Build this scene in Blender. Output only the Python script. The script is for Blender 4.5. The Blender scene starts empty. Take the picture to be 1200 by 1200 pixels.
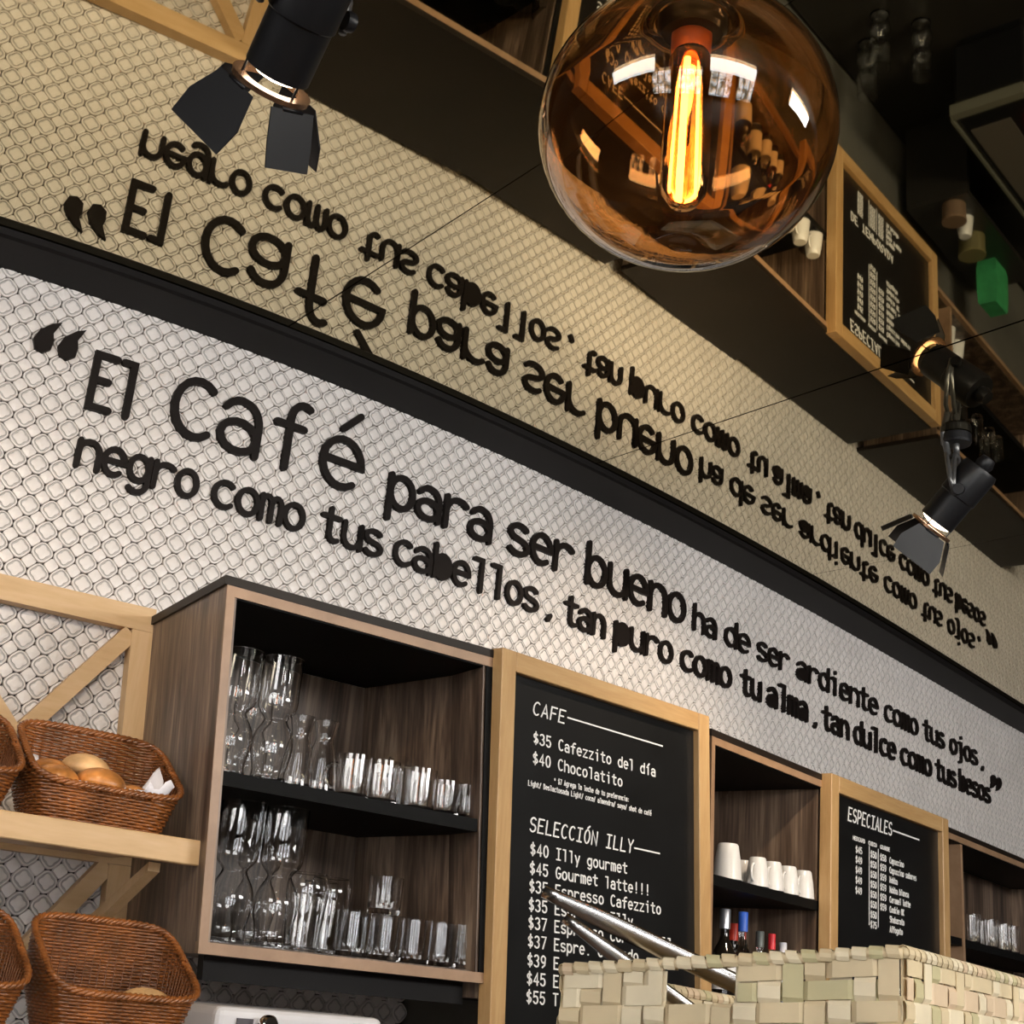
import bpy, math, random
from mathutils import Vector, Matrix
random.seed(7)
sc = bpy.context.scene
C = sc.collection
PI = math.pi
H = 1.45                      # eye height; everything below is modelled about the eye and lifted by H at the end
PITCH, ROLL, FPX = 0.34329, 0.09322, 1622.77

# ------------------------------------------------------------------ camera
cam_d = bpy.data.cameras.new('camera'); cam = bpy.data.objects.new('camera', cam_d); C.objects.link(cam)
cp, sp, cr, sr = math.cos(PITCH), math.sin(PITCH), math.cos(ROLL), math.sin(ROLL)
R0, U0, F0 = Vector((1,0,0)), Vector((0,-sp,cp)), Vector((0,cp,sp))
RX = cr*R0 + sr*U0; UP = -sr*R0 + cr*U0
M = Matrix((RX, UP, -F0)).transposed().to_4x4(); M.translation = (0,0,H)
cam.matrix_world = M
cam_d.sensor_width = 36; cam_d.lens = FPX/1200*36; cam_d.clip_start = 0.05
cam_d.dof.use_dof = False
sc.camera = cam
# ------------------------------------------------------------------ world, exposure, big lights
w = bpy.data.worlds.new('world'); sc.world = w; w.use_nodes = True
w.node_tree.nodes['Background'].inputs[0].default_value = (.9,.85,.8,1)
w.node_tree.nodes['Background'].inputs[1].default_value = .15
sc.view_settings.view_transform = 'Standard'; sc.view_settings.look = 'None'
sc.view_settings.gamma = 1; sc.view_settings.use_curve_mapping = False
sc.view_settings.exposure = 0.0
def area(name, loc, tgt, sx, sy, power, col):
    d = bpy.data.lights.new(name,'AREA'); d.shape='RECTANGLE'; d.size=sx; d.size_y=sy; d.energy=power; d.color=col
    o = bpy.data.objects.new(name,d); C.objects.link(o); o.location = loc
    o.rotation_euler = (Vector(tgt)-Vector(loc)).to_track_quat('-Z','Y').to_euler(); return o
def spot(name, loc, tgt, power, col, ang, blend=.6, r=.02):
    d = bpy.data.lights.new(name,'SPOT'); d.energy=power; d.color=col; d.spot_size=math.radians(ang); d.spot_blend=blend; d.shadow_soft_size=r
    o = bpy.data.objects.new(name,d); C.objects.link(o); o.location = loc
    o.rotation_euler = (Vector(tgt)-Vector(loc)).to_track_quat('-Z','Y').to_euler(); return o
WARM=(1,.80,.58); DAY=(1,.97,.93)
area('added_fill_light',(2.9,.3,.93),(1.1,3.5,.4),1.6,.6,95,DAY)  # unseen fill lights added to brighten the wall, no fittings modelled
area('added_fill_light',(-1.4,-.6,.93),(-.3,2.4,.4),1.2,.6,26,DAY)
area('added_fill_light',(.9,-1.1,.93),(.2,2.5,.3),1.2,.6,30,DAY)
WIN_STRENGTH = 9.0

# ------------------------------------------------------------------ eye rays and the curved wall
CC = (2.46887521, .94183607, .20360924, -.05303284)
TMIN, TMAX = -1.15, 2.2
def _y(t): return CC[0]+CC[1]*t+CC[2]*t*t+CC[3]*t**3
def _dy(t): return CC[1]+2*CC[2]*t+3*CC[3]*t*t
NT = 600; TT=[TMIN+(TMAX-TMIN)*i/NT for i in range(NT+1)]; SS=[0]
for i in range(NT):
    SS.append(SS[-1]+math.hypot(TT[i+1]-TT[i], _y(TT[i+1])-_y(TT[i])))
SLEN = SS[-1]
def t_of_s(s):
    if s <= 0: return TMIN + s*(TT[1]-TT[0])/SS[1]
    if s >= SLEN: return TMAX + (s-SLEN)*(TT[-1]-TT[-2])/(SS[-1]-SS[-2])
    lo,hi=0,NT
    while hi-lo>1:
        m=(lo+hi)//2
        if SS[m]<=s: lo=m
        else: hi=m
    f=(s-SS[lo])/(SS[hi]-SS[lo]); return TT[lo]+f*(TT[hi]-TT[lo])
def s_of_t(t):
    f=(t-TMIN)/(TMAX-TMIN)*NT; i=max(0,min(NT-1,int(f))); return SS[i]+(f-i)*(SS[i+1]-SS[i])
def wall_tn(s):
    t=t_of_s(s); d=_dy(max(TMIN,min(TMAX,t))); l=math.hypot(1,d)
    return Vector((1/l,d/l,0)), Vector((d/l,-1/l,0))      # tangent, normal into the room
def wp(s,z,off=0):
    t=t_of_s(s); T,N=wall_tn(s); tc=max(TMIN,min(TMAX,t))
    P=Vector((tc,_y(tc),z))
    if t!=tc: P+=T*((t-tc)/T.x)
    return P+N*off
def ray(a,b):
    x,y=(a-600)/FPX,(b-600)/FPX
    x,y=x*cr+y*sr,-x*sr+y*cr
    u=-y
    return Vector((x,cp-u*sp,sp+u*cp))
def px_of(P):
    d=P.y*cp+P.z*sp; u=-P.y*sp+P.z*cp; x=P.x/d; y=-u/d
    return FPX*(x*cr-y*sr)+600, FPX*(x*sr+y*cr)+600
def s_at_col(px,z):           # wall position whose point at height z is seen in that column
    lo,hi=0.0,SLEN
    for _ in range(40):
        m=(lo+hi)/2
        if px_of(wp(m,z,.008))[0]<px: lo=m
        else: hi=m
    return lo

# ------------------------------------------------------------------ object helpers
BASE={}
def tag(o,label=None,cat=None,group=None,kind=None):
    if label: o['label']=label
    if cat: o['category']=cat
    if group: o['group']=group
    if kind: o['kind']=kind
    return o
def thing(name,label,cat,loc,group=None):
    o=bpy.data.objects.new(name,None); C.objects.link(o); o.empty_display_size=.02
    o.location=loc; BASE[o.name]=Vector(loc); return tag(o,label,cat,group)
class MB:
    def __init__(s): s.v=[]; s.f=[]; s.m=[]; s.mi=0
    def add(s,vs,fs,mi=None):
        b=len(s.v); s.v+=[tuple(p) for p in vs]; s.f+=[tuple(b+i for i in f) for f in fs]; s.m+=[s.mi if mi is None else mi]*len(fs); return s
    def box(s,c8): # 8 corners: bottom 4 ccw, top 4 ccw
        return s.add(c8,[(3,2,1,0),(4,5,6,7),(0,1,5,4),(1,2,6,5),(2,3,7,6),(3,0,4,7)])
    def abox(s,x0,x1,y0,y1,z0,z1):
        return s.box([(x0,y0,z0),(x1,y0,z0),(x1,y1,z0),(x0,y1,z0),(x0,y0,z1),(x1,y0,z1),(x1,y1,z1),(x0,y1,z1)])
    def tube(s,pts,r,n=8,cap=True,closed=False):
        pts=[Vector(p) for p in pts]; m=len(pts); rs=r if isinstance(r,(list,tuple)) else [r]*m
        b=len(s.v); prev=None; fr=None
        for i,p in enumerate(pts):
            if closed: d=pts[(i+1)%m]-pts[i-1]
            else: d=pts[min(i+1,m-1)]-pts[max(i-1,0)]
            d=d.normalized() if d.length>1e-9 else Vector((0,0,1))
            if fr is None:
                a=Vector((0,0,1)) if abs(d.z)<.9 else Vector((1,0,0)); fr=d.cross(a).normalized()
            else:
                fr=(fr-d*fr.dot(d)); fr=fr.normalized() if fr.length>1e-6 else d.orthogonal().normalized()
            g=d.cross(fr)
            for k in range(n):
                a=2*PI*k/n; s.v.append(tuple(p+rs[i]*(fr*math.cos(a)+g*math.sin(a))))
        for i in range(m if closed else m-1):
            j=(i+1)%m
            for k in range(n):
                l=(k+1)%n; s.f.append((b+i*n+k,b+i*n+l,b+j*n+l,b+j*n+k)); s.m.append(s.mi)
        if cap and not closed:
            s.f.append(tuple(b+k for k in reversed(range(n)))); s.m.append(s.mi)
            s.f.append(tuple(b+(m-1)*n+k for k in range(n))); s.m.append(s.mi)
        return s
    def lathe(s,prof,n=28,M=None,closed=False):
        b=len(s.v); M=M or Matrix.Identity(4)
        idx=[]
        for r,z in prof:
            if r<1e-6: idx.append([len(s.v)]*n); s.v.append(tuple(M@Vector((0,0,z))))
            else:
                row=[]
                for k in range(n):
                    a=2*PI*k/n; row.append(len(s.v)); s.v.append(tuple(M@Vector((r*math.cos(a),r*math.sin(a),z))))
                idx.append(row)
        L=len(prof)
        for i in range(L if closed else L-1):
            A,B=idx[i],idx[(i+1)%L]
            for k in range(n):
                l=(k+1)%n; q=[A[k],A[l],B[l],B[k]]; u=[]
                for x in q:
                    if x not in u: u.append(x)
                if len(u)>2: s.f.append(tuple(u)); s.m.append(s.mi)
        return s
    def build(s,name,mat,parent=None,smooth=False,loc=None,origin=None):
        me=bpy.data.meshes.new(name)
        off=Vector((0,0,0))
        if parent is not None: off=BASE.get(parent.name,Vector((0,0,0)))
        elif origin is not None: off=Vector(origin)
        me.from_pydata([(x-off.x,y-off.y,z-off.z) for x,y,z in s.v] if off.length>0 else s.v,[],s.f)
        for m in (mat if isinstance(mat,(list,tuple)) else [mat]): me.materials.append(m)
        if max(s.m,default=0)>0: me.polygons.foreach_set('material_index',s.m)
        if smooth:
            me.polygons.foreach_set('use_smooth',[True]*len(me.polygons))
            if smooth is not True:
                try: me.set_sharp_from_angle(angle=math.radians(smooth))
                except Exception: pass
        me.update()
        o=bpy.data.objects.new(name,me); C.objects.link(o)
        if parent is not None: o.parent=parent; BASE[o.name]=off
        elif origin is not None: o.location=origin; BASE[o.name]=off
        else: BASE[o.name]=off
        return o
def bevel(o,w=.002,seg=2):
    m=o.modifiers.new('bevel','BEVEL'); m.width=w; m.segments=seg; m.limit_method='ANGLE'; return o
def copy_tree(o,parent=None):
    c=o.copy(); C.objects.link(c); c.parent=parent
    for ch in list(o.children): copy_tree(ch,c)
    return c
class Fr:
    """plan frame of a wall unit: u along its front, v towards the wall, z up; lean = sideways drift per metre going down from z0"""
    def __init__(s,P0,P1,V,lean=0,z0=.49):
        s.P=Vector((P0[0],P0[1],0)); d=Vector((P1[0]-P0[0],P1[1]-P0[1],0)); s.L=d.length; s.U=d/s.L
        s.V=Vector((V[0],V[1],0)); s.V.normalize(); s.lean=lean; s.z0=z0
    def __call__(s,u,v,z): return s.P+s.U*(u+s.lean*(s.z0-z))+s.V*v+Vector((0,0,z))
    def box(s,mb,u0,u1,v0,v1,z0,z1):
        mb.box([s(u0,v0,z0),s(u1,v0,z0),s(u1,v1,z0),s(u0,v1,z0),s(u0,v0,z1),s(u1,v0,z1),s(u1,v1,z1),s(u0,v1,z1)]); return mb
    def u_at(s,px,v,z):
        lo,hi=-1.0,2.0
        for _ in range(40):
            m=(lo+hi)/2
            if px_of(s(m,v,z))[0]<px: lo=m
            else: hi=m
        return lo
    def rot(s): return math.atan2(s.U.y,s.U.x)

# ------------------------------------------------------------------ materials
def mat(name): 
    m=bpy.data.materials.new(name); m.use_nodes=True; nt=m.node_tree; return m,nt,nt.nodes['Principled BSDF']
def N(nt,t,**k):
    n=nt.nodes.new(t)
    for a,b in k.items():
        if a in n.inputs: n.inputs[a].default_value=b
        else: setattr(n,a,b)
    return n
def ramp(nt,fac,stops):
    r=nt.nodes.new('ShaderNodeValToRGB'); e=r.color_ramp.elements
    while len(e)<len(stops): e.new(.5)
    for i,(p,c) in enumerate(stops): e[i].position=p; e[i].color=(*c,1)
    nt.links.new(fac,r.inputs[0]); return r
def plain(name,col,rough=.5,metal=0,noise=0,scale=20,bump=0,**k):
    m,nt,b=mat(name); b.inputs['Roughness'].default_value=rough; b.inputs['Metallic'].default_value=metal
    b.inputs['Base Color'].default_value=(*col,1)
    for a,v in k.items(): b.inputs[a.replace('_',' ')].default_value=v
    if noise or bump:
        tc=N(nt,'ShaderNodeTexCoord'); nz=N(nt,'ShaderNodeTexNoise',Scale=scale,Detail=5.0); nt.links.new(tc.outputs['Object'],nz.inputs['Vector'])
        if noise:
            r=ramp(nt,nz.outputs[0],[(.3,tuple(c*(1-noise) for c in col)),(.7,tuple(min(1,c*(1+noise)) for c in col))]); nt.links.new(r.outputs[0],b.inputs['Base Color'])
        if bump:
            bp=N(nt,'ShaderNodeBump',Strength=bump,Distance=.002); nt.links.new(nz.outputs[0],bp.inputs['Height']); nt.links.new(bp.outputs[0],b.inputs['Normal'])
    return m
def wood(name,stops,sc3,rough=.45,rot=0,dist=3,bump=.15):
    m,nt,b=mat(name); tc=N(nt,'ShaderNodeTexCoord'); mp=N(nt,'ShaderNodeMapping'); mp.inputs['Scale'].default_value=sc3; mp.inputs['Rotation'].default_value=(0,0,rot)
    nt.links.new(tc.outputs['Object'],mp.inputs[0])
    n1=N(nt,'ShaderNodeTexNoise',Scale=1.0,Detail=6.0,Roughness=.6,Distortion=.6); nt.links.new(mp.outputs[0],n1.inputs['Vector'])
    n2=N(nt,'ShaderNodeTexNoise',Scale=7.0,Detail=3.0); nt.links.new(mp.outputs[0],n2.inputs['Vector'])
    mx=N(nt,'ShaderNodeMath',operation='MULTIPLY_ADD'); mx.inputs[1].default_value=.28; nt.links.new(n2.outputs[0],mx.inputs[0])
    m2=N(nt,'ShaderNodeMath',operation='MULTIPLY'); m2.inputs[1].default_value=.72; nt.links.new(n1.outputs[0],m2.inputs[0]); nt.links.new(m2.outputs[0],mx.inputs[2])
    r=ramp(nt,mx.outputs[0],stops); nt.links.new(r.outputs[0],b.inputs['Base Color']); b.inputs['Roughness'].default_value=rough
    bp=N(nt,'ShaderNodeBump',Strength=bump,Distance=.001); nt.links.new(mx.outputs[0],bp.inputs['Height']); nt.links.new(bp.outputs[0],b.inputs['Normal'])
    return m
def emit(name,col,st):
    m,nt,b=mat(name); nt.nodes.remove(b); e=N(nt,'ShaderNodeEmission',Strength=st); e.inputs[0].default_value=(*col,1)
    nt.links.new(e.outputs[0],nt.nodes['Material Output'].inputs[0]); return m
def glass(name,col=(1,1,1),ior=1.48,rough=0.0):
    m,nt,b=mat(name); b.inputs['Base Color'].default_value=(*col,1); b.inputs['Transmission Weight'].default_value=1
    b.inputs['IOR'].default_value=ior; b.inputs['Roughness'].default_value=rough; return m
def emit_img(name,st):
    # the street outside the windows: pale sky above, mottled facades and foliage below
    m,nt,b=mat(name); nt.nodes.remove(b); e=N(nt,'ShaderNodeEmission',Strength=st)
    tc=N(nt,'ShaderNodeTexCoord'); nz=N(nt,'ShaderNodeTexNoise',Scale=2.2,Detail=6.0); nt.links.new(tc.outputs['Object'],nz.inputs['Vector'])
    r=ramp(nt,nz.outputs[0],[(.36,(.05,.06,.04)),(.47,(.45,.44,.42)),(.56,(1,.98,1)),(.7,(.8,.9,1))]); nt.links.new(r.outputs[0],e.inputs[0])
    nt.links.new(e.outputs[0],nt.nodes['Material Output'].inputs[0]); return m

M_TILE=plain('glazed_tile',(.72,.68,.655),.36,noise=.05,scale=9)
M_TGROOVE=plain('tile_groove_glaze',(.46,.44,.425),.5)
M_GROUT=plain('dark_grout',(.055,.05,.048),.85,noise=.2,scale=40)
M_BLACK=plain('black_letters',(.009,.006,.005),.55,Specular_IOR_Level=.15)
M_BLKWOOD=plain('black_board',(.004,.004,.004),.6,Specular_IOR_Level=.12)
M_TRIM=plain('black_trim',(.006,.005,.005),.6,Specular_IOR_Level=.2)
M_CHALK=plain('blackboard_panel',(.008,.008,.008),.28,noise=.2,scale=12)
M_WHITE=plain('white_paint',(.85,.84,.82),.6)
M_MIRROR=plain('tinted_mirror',(.68,.59,.38),.02,1.0)
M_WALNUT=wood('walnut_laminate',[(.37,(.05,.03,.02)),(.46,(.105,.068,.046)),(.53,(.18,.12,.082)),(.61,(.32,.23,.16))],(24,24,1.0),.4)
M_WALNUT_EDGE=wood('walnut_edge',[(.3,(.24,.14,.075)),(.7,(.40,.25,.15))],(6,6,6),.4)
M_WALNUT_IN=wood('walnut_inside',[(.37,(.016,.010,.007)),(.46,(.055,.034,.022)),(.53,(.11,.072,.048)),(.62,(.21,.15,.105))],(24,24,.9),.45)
M_TOPWOOD=plain('dark_cabinet_top',(.014,.009,.006),.5,Specular_IOR_Level=.25,noise=.3,scale=5)
M_OAK=wood('golden_oak',[(.25,(.36,.20,.075)),(.5,(.50,.30,.125)),(.75,(.60,.40,.19))],(30,30,3.5),.42)
M_OAKH=wood('golden_oak_rail',[(.25,(.36,.20,.075)),(.5,(.50,.30,.125)),(.75,(.60,.40,.19))],(3.5,3.5,40),.42)
M_PINE=wood('pale_pine',[(.25,(.50,.31,.14)),(.5,(.60,.395,.20)),(.75,(.68,.47,.27))],(4,4,26),.5)
M_PINEV=wood('pale_pine_post',[(.25,(.50,.31,.14)),(.5,(.60,.395,.20)),(.75,(.68,.47,.27))],(26,26,3),.5)
M_WICKER=plain('brown_wicker',(.22,.072,.016),.32,noise=.5,scale=30,Coat_Weight=.35)
M_WICKER_D=plain('dark_wicker_stake',(.12,.04,.012),.4)
M_PALM=plain('dried_palm',(.72,.58,.36),.6,noise=.14,scale=14,bump=.3)
M_PALM2=plain('dried_palm_green',(.60,.53,.30),.6,noise=.14,scale=14,bump=.3)
M_PALM3=plain('dried_palm_pink',(.74,.56,.37),.6,noise=.12,scale=14,bump=.3)
M_PALM4=plain('dried_palm_light',(.84,.72,.50),.6,noise=.14,scale=14,bump=.3)
M_STEEL=plain('brushed_steel',(.62,.60,.58),.22,1.0)
M_CHROME=plain('chrome',(.8,.8,.8),.08,1.0)
M_LAMP=plain('black_lamp_paint',(.007,.007,.008),.42,Specular_IOR_Level=.3)
M_GLASS=glass('clear_glass')
M_AMBER=glass('smoked_amber_glass',(.88,.60,.34),1.6)
M_TUBE=glass('bulb_tube_glass',(1,.8,.55),1.3)
M_FIL=emit('glowing_filament',(1,.42,.10),45)
M_CERAM=plain('white_ceramic',(.74,.72,.69),.2,Coat_Weight=.3)
M_ENAMEL=plain('white_enamel',(.72,.71,.73),.25)
M_BUN=plain('baked_bun',(.50,.20,.05),.35,noise=.6,scale=30,bump=.4)
M_BUNP=plain('pale_bun',(.66,.40,.18),.5,noise=.4,scale=26,bump=.4)
M_CLOTH=plain('white_napkin',(.78,.76,.80),.85,bump=.2,scale=60)
M_GREY=plain('grey_splashback',(.12,.115,.10),.55,noise=.3,scale=3)
M_COUNTER=plain('dark_counter',(.02,.018,.016),.35)
M_LENS=emit('lit_lamp_lens',(1,.82,.6),14)
M_DAY=emit_img('street_seen_outside',WIN_STRENGTH)
M_PLASTER=plain('dark_plaster',(.10,.085,.07),.8,noise=.15,scale=2)
M_FLOOR=wood('floor_boards',[(.3,(.10,.06,.035)),(.7,(.22,.14,.09))],(1.5,14,1),.35)
M_LED=emit('red_led',(1,.03,.02),6)

# ================================================================== SETTING
# curved back wall
mb=MB(); n=70; b=0
rows=[(-H,0),(1.0,0)]
for i in range(n+1):
    s=SLEN*i/n
    mb.v.append(tuple(wp(s,-H,-.004))); mb.v.append(tuple(wp(s,1.0,-.004)))
    mb.v.append(tuple(wp(s,-H,-.08))); mb.v.append(tuple(wp(s,1.0,-.08)))
for i in range(n):
    a=4*i; mb.f+= [(a,a+4,a+5,a+1),(a+3,a+7,a+6,a+2),(a+1,a+5,a+7,a+3)]; mb.m+=[0]*3
wall=tag(mb.build('wall_back',M_GROUT,smooth=True),kind='structure')
wall['label']='curved wall of pale embossed tiles with dark joints'

# tiles: embossed rosettes on a square grid, small diamonds in between
PIT=.0325
def rose(r0,amp,n=16): return [(r0*(1+amp*math.cos(4*2*PI*k/n))*math.cos(2*PI*k/n), r0*(1+amp*math.cos(4*2*PI*k/n))*math.sin(2*PI*k/n)) for k in range(n)]
def tile_geo(n=16):
    rings=[(.0149,.058,-.004),(.0149,.058,.0012),(.0141,.062,.0028),(.0122,.085,.0030),(.0113,.10,.0014),(.0101,.14,.0014),(.0092,.16,.0027),(.0046,.08,.0034)]
    mi=[0,0,0,1,1,1,0]
    v=[];f=[];m=[]
    for r,a,z in rings: v+=[(x,y,z) for x,y in rose(r,a,n)]
    for i in range(len(rings)-1):
        for k in range(n):
            l=(k+1)%n; f.append((i*n+k,i*n+l,(i+1)*n+l,(i+1)*n+k)); m.append(mi[i])
    f.append(tuple((len(rings)-1)*n+k for k in range(n))); m.append(0)
    return v,f,m
def dia_geo():
    v=[];f=[];m=[]
    def ring(h,z):
        c=.13*h; return [(h-c*.6,-c,z),(h-c*.6,c,z),(c,h-c*.6,z),(-c,h-c*.6,z),(-h+c*.6,c,z),(-h+c*.6,-c,z),(-c,-h+c*.6,z),(c,-h+c*.6,z)]
    for h,z in ((.0113,-.004),(.0113,.0012),(.0104,.0024)): v+=ring(h,z)
    for i in range(2):
        for k in range(8): f.append((i*8+k,i*8+(k+1)%8,(i+1)*8+(k+1)%8,(i+1)*8+k)); m.append(0)
    v.append((0,0,.0034))
    for k in range(8): f.append((16+k,16+(k+1)%8,24)); m.append(0)
    return v,f,m
s_ph=s_of_t(-.7326); z_ph=.661
def lattice(ds,dz):
    out=[]
    i0=int(-s_ph/PIT)-1
    for i in range(i0, int((SLEN-s_ph)/PIT)+1):
        s=s_ph+(i+ds)*PIT
        if s<.03 or s>SLEN-.03: continue
        t=t_of_s(s)
        for j in range(-26,12):
            z=z_ph+(j+dz)*PIT
            if z>.990 or z<-.17: continue
            if t>-.34 and .06<z<.40: continue      # covered by the cabinets
            if t>-.10 and z<.06: continue
            out.append((s,z))
    return out
def place_tiles(name,geo,pts):
    v,f,m=geo
    def key(p): 
        P=wp(*p); x,y=px_of(P); vis=(-20<x<1220 and -20<y<1220 and not (190<x and y>800)); return (0 if vis else 1, P.length)
    pts=sorted(pts,key=key)
    me=bpy.data.meshes.new(name); me.from_pydata(v,[],f); me.materials.append(M_TILE); me.materials.append(M_TGROOVE)
    me.polygons.foreach_set('material_index',m); me.update()
    rest=MB()
    for k,(s,z) in enumerate(pts):
        T,Nn=wall_tn(s); P=wp(s,z,0); j=random.gauss(0,.0003)
        R=Matrix((T,Vector((0,0,1)),Nn)).transposed().to_4x4(); R.translation=P+Nn*j
        R=R@Matrix.Rotation(random.gauss(0,.012),4,'X')@Matrix.Rotation(random.gauss(0,.012),4,'Y')
        if k<300:
            o=bpy.data.objects.new(name,me); C.objects.link(o); o.parent=wall; o.matrix_local=R
        else:
            rest.v+=[tuple(R@Vector(q)) for q in v]; b=len(rest.v)-len(v); rest.f+=[tuple(b+i for i in q) for q in f]; rest.m+=m
    o=rest.build(name,[M_TILE,M_TGROOVE],wall); tag(o,kind='stuff')
place_tiles('wall_tile',tile_geo(24),lattice(0,0))
place_tiles('diamond_tile',dia_geo(),lattice(.5,.5))

# mirrored ceiling in long panels
ceil=tag(MB().abox(-5,7,-5,8,1.012,1.06).build('ceiling',M_PLASTER),'dark ceiling behind the mirror panels',kind='structure')
seams=[((-1.16,1.55),(.56,-.83)),((-.367,1.986),(.591,-.806)),((.243,2.363),(.621,-.784)),((.976,2.724),(.66,-.751)),((2.45,4.05),(.69,-.724))]
def seam_wall_t(p,d):
    lo,hi=0,1.6
    for _ in range(40):
        m=(lo+hi)/2; x=p[0]-d[0]*m; y=p[1]-d[1]*m
        if y<_y(max(TMIN,min(TMAX,x))): lo=m
        else: hi=m
    return p[0]-d[0]*lo
tw=[seam_wall_t(p,d) for p,d in seams]; tw=[max(TMIN,min(TMAX,t)) for t in tw]
for i in range(4):
    g=.0009; ta,tb=tw[i]+g,tw[i+1]-g
    pts=[Vector((t,_y(t),0)) for t in [ta+(tb-ta)*k/14 for k in range(15)]]
    L=2.3
    pb=Vector((seams[i+1][0][0],seams[i+1][0][1],0))+Vector((*seams[i+1][1],0))*L-Vector((g,0,0))
    pa=Vector((seams[i][0][0],seams[i][0][1],0))+Vector((*seams[i][1],0))*L+Vector((g,0,0))
    poly=pts+[pb,pa]
    tx,ty=[(0,0),(.0008,-.0008),(0,.0006),(-.0008,0)][i]
    c=sum(poly,Vector())/len(poly)
    zz=lambda p,k: 1.0+k+tx*(p.x-c.x)+ty*(p.y-c.y)
    m_=MB(); m_.add([(p.x,p.y,zz(p,0)) for p in poly]+[(p.x,p.y,zz(p,.006)) for p in poly],
        [tuple(range(len(poly))),tuple(reversed(range(len(poly),2*len(poly))))]+[(k,(k+1)%len(poly),(k+1)%len(poly)+len(poly),k+len(poly)) for k in range(len(poly))])
    m_.build('mirror_panel',M_MIRROR,ceil)
# black trim following the wall at the ceiling
mb=MB(); n=80
for i in range(n+1):
    s=SLEN*i/n
    for off,z in ((.001,.982),(.096,.984),(.100,.988),(.100,.9985),(.001,.9985)): mb.v.append(tuple(wp(s,z,off)))
for i in range(n):
    for k in range(5):
        a=i*5+k; b2=i*5+(k+1)%5; mb.f.append((a,b2,b2+5,a+5)); mb.m.append(0)
tag(mb.build('trim_1',M_TRIM),'black trim band along the curved wall under the mirrored ceiling',kind='structure')

# floor and the room behind the eye
tag(MB().abox(-5,7,-5,8,-H-.05,-H).build('floor',M_FLOOR),kind='structure')
tag(MB().abox(-5,-4.9,-5,8,-H,1.01).build('wall_left',M_PLASTER),kind='structure')
tag(MB().abox(6.9,7,-5,8,-H,1.01).build('wall_right',M_PLASTER),kind='structure')
wx=[(-3.6,-1.9),(-1.4,.3),(.8,2.5),(3.0,4.7)]
mb=MB(); xs=-5
for a,b_ in wx: mb.abox(xs,a,-5,-4.9,-H,1.01); mb.abox(a,b_,-5,-4.9,-H,-1.2); mb.abox(a,b_,-5,-4.9,.9,1.01); xs=b_
mb.abox(xs,7,-5,-4.9,-H,1.01)
tag(mb.build('wall_front',M_PLASTER),kind='structure')
for i,(a,b_) in enumerate(wx):
    m_=MB()
    for x in (a,a+.55,a+1.12,b_-.05): m_.abox(x,x+.05,-4.95,-4.88,-1.2,.9)
    for z in (-1.2,.3,.86): m_.abox(a,b_,-4.94,-4.89,z,z+.04)
    f=tag(m_.build('window_%d'%(i+1),M_BLKWOOD),kind='structure')
    tag(MB().abox(a,b_,-4.93,-4.925,-1.2,.9).build('pane',glass('window_glass') if i==0 else bpy.data.materials['window_glass'],f))
street=MB().abox(-4.5,6,-5.6,-5.55,-1.45,1.6).build('street_backdrop',M_DAY); tag(street,'bright street outside the front windows',kind='structure')

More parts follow.
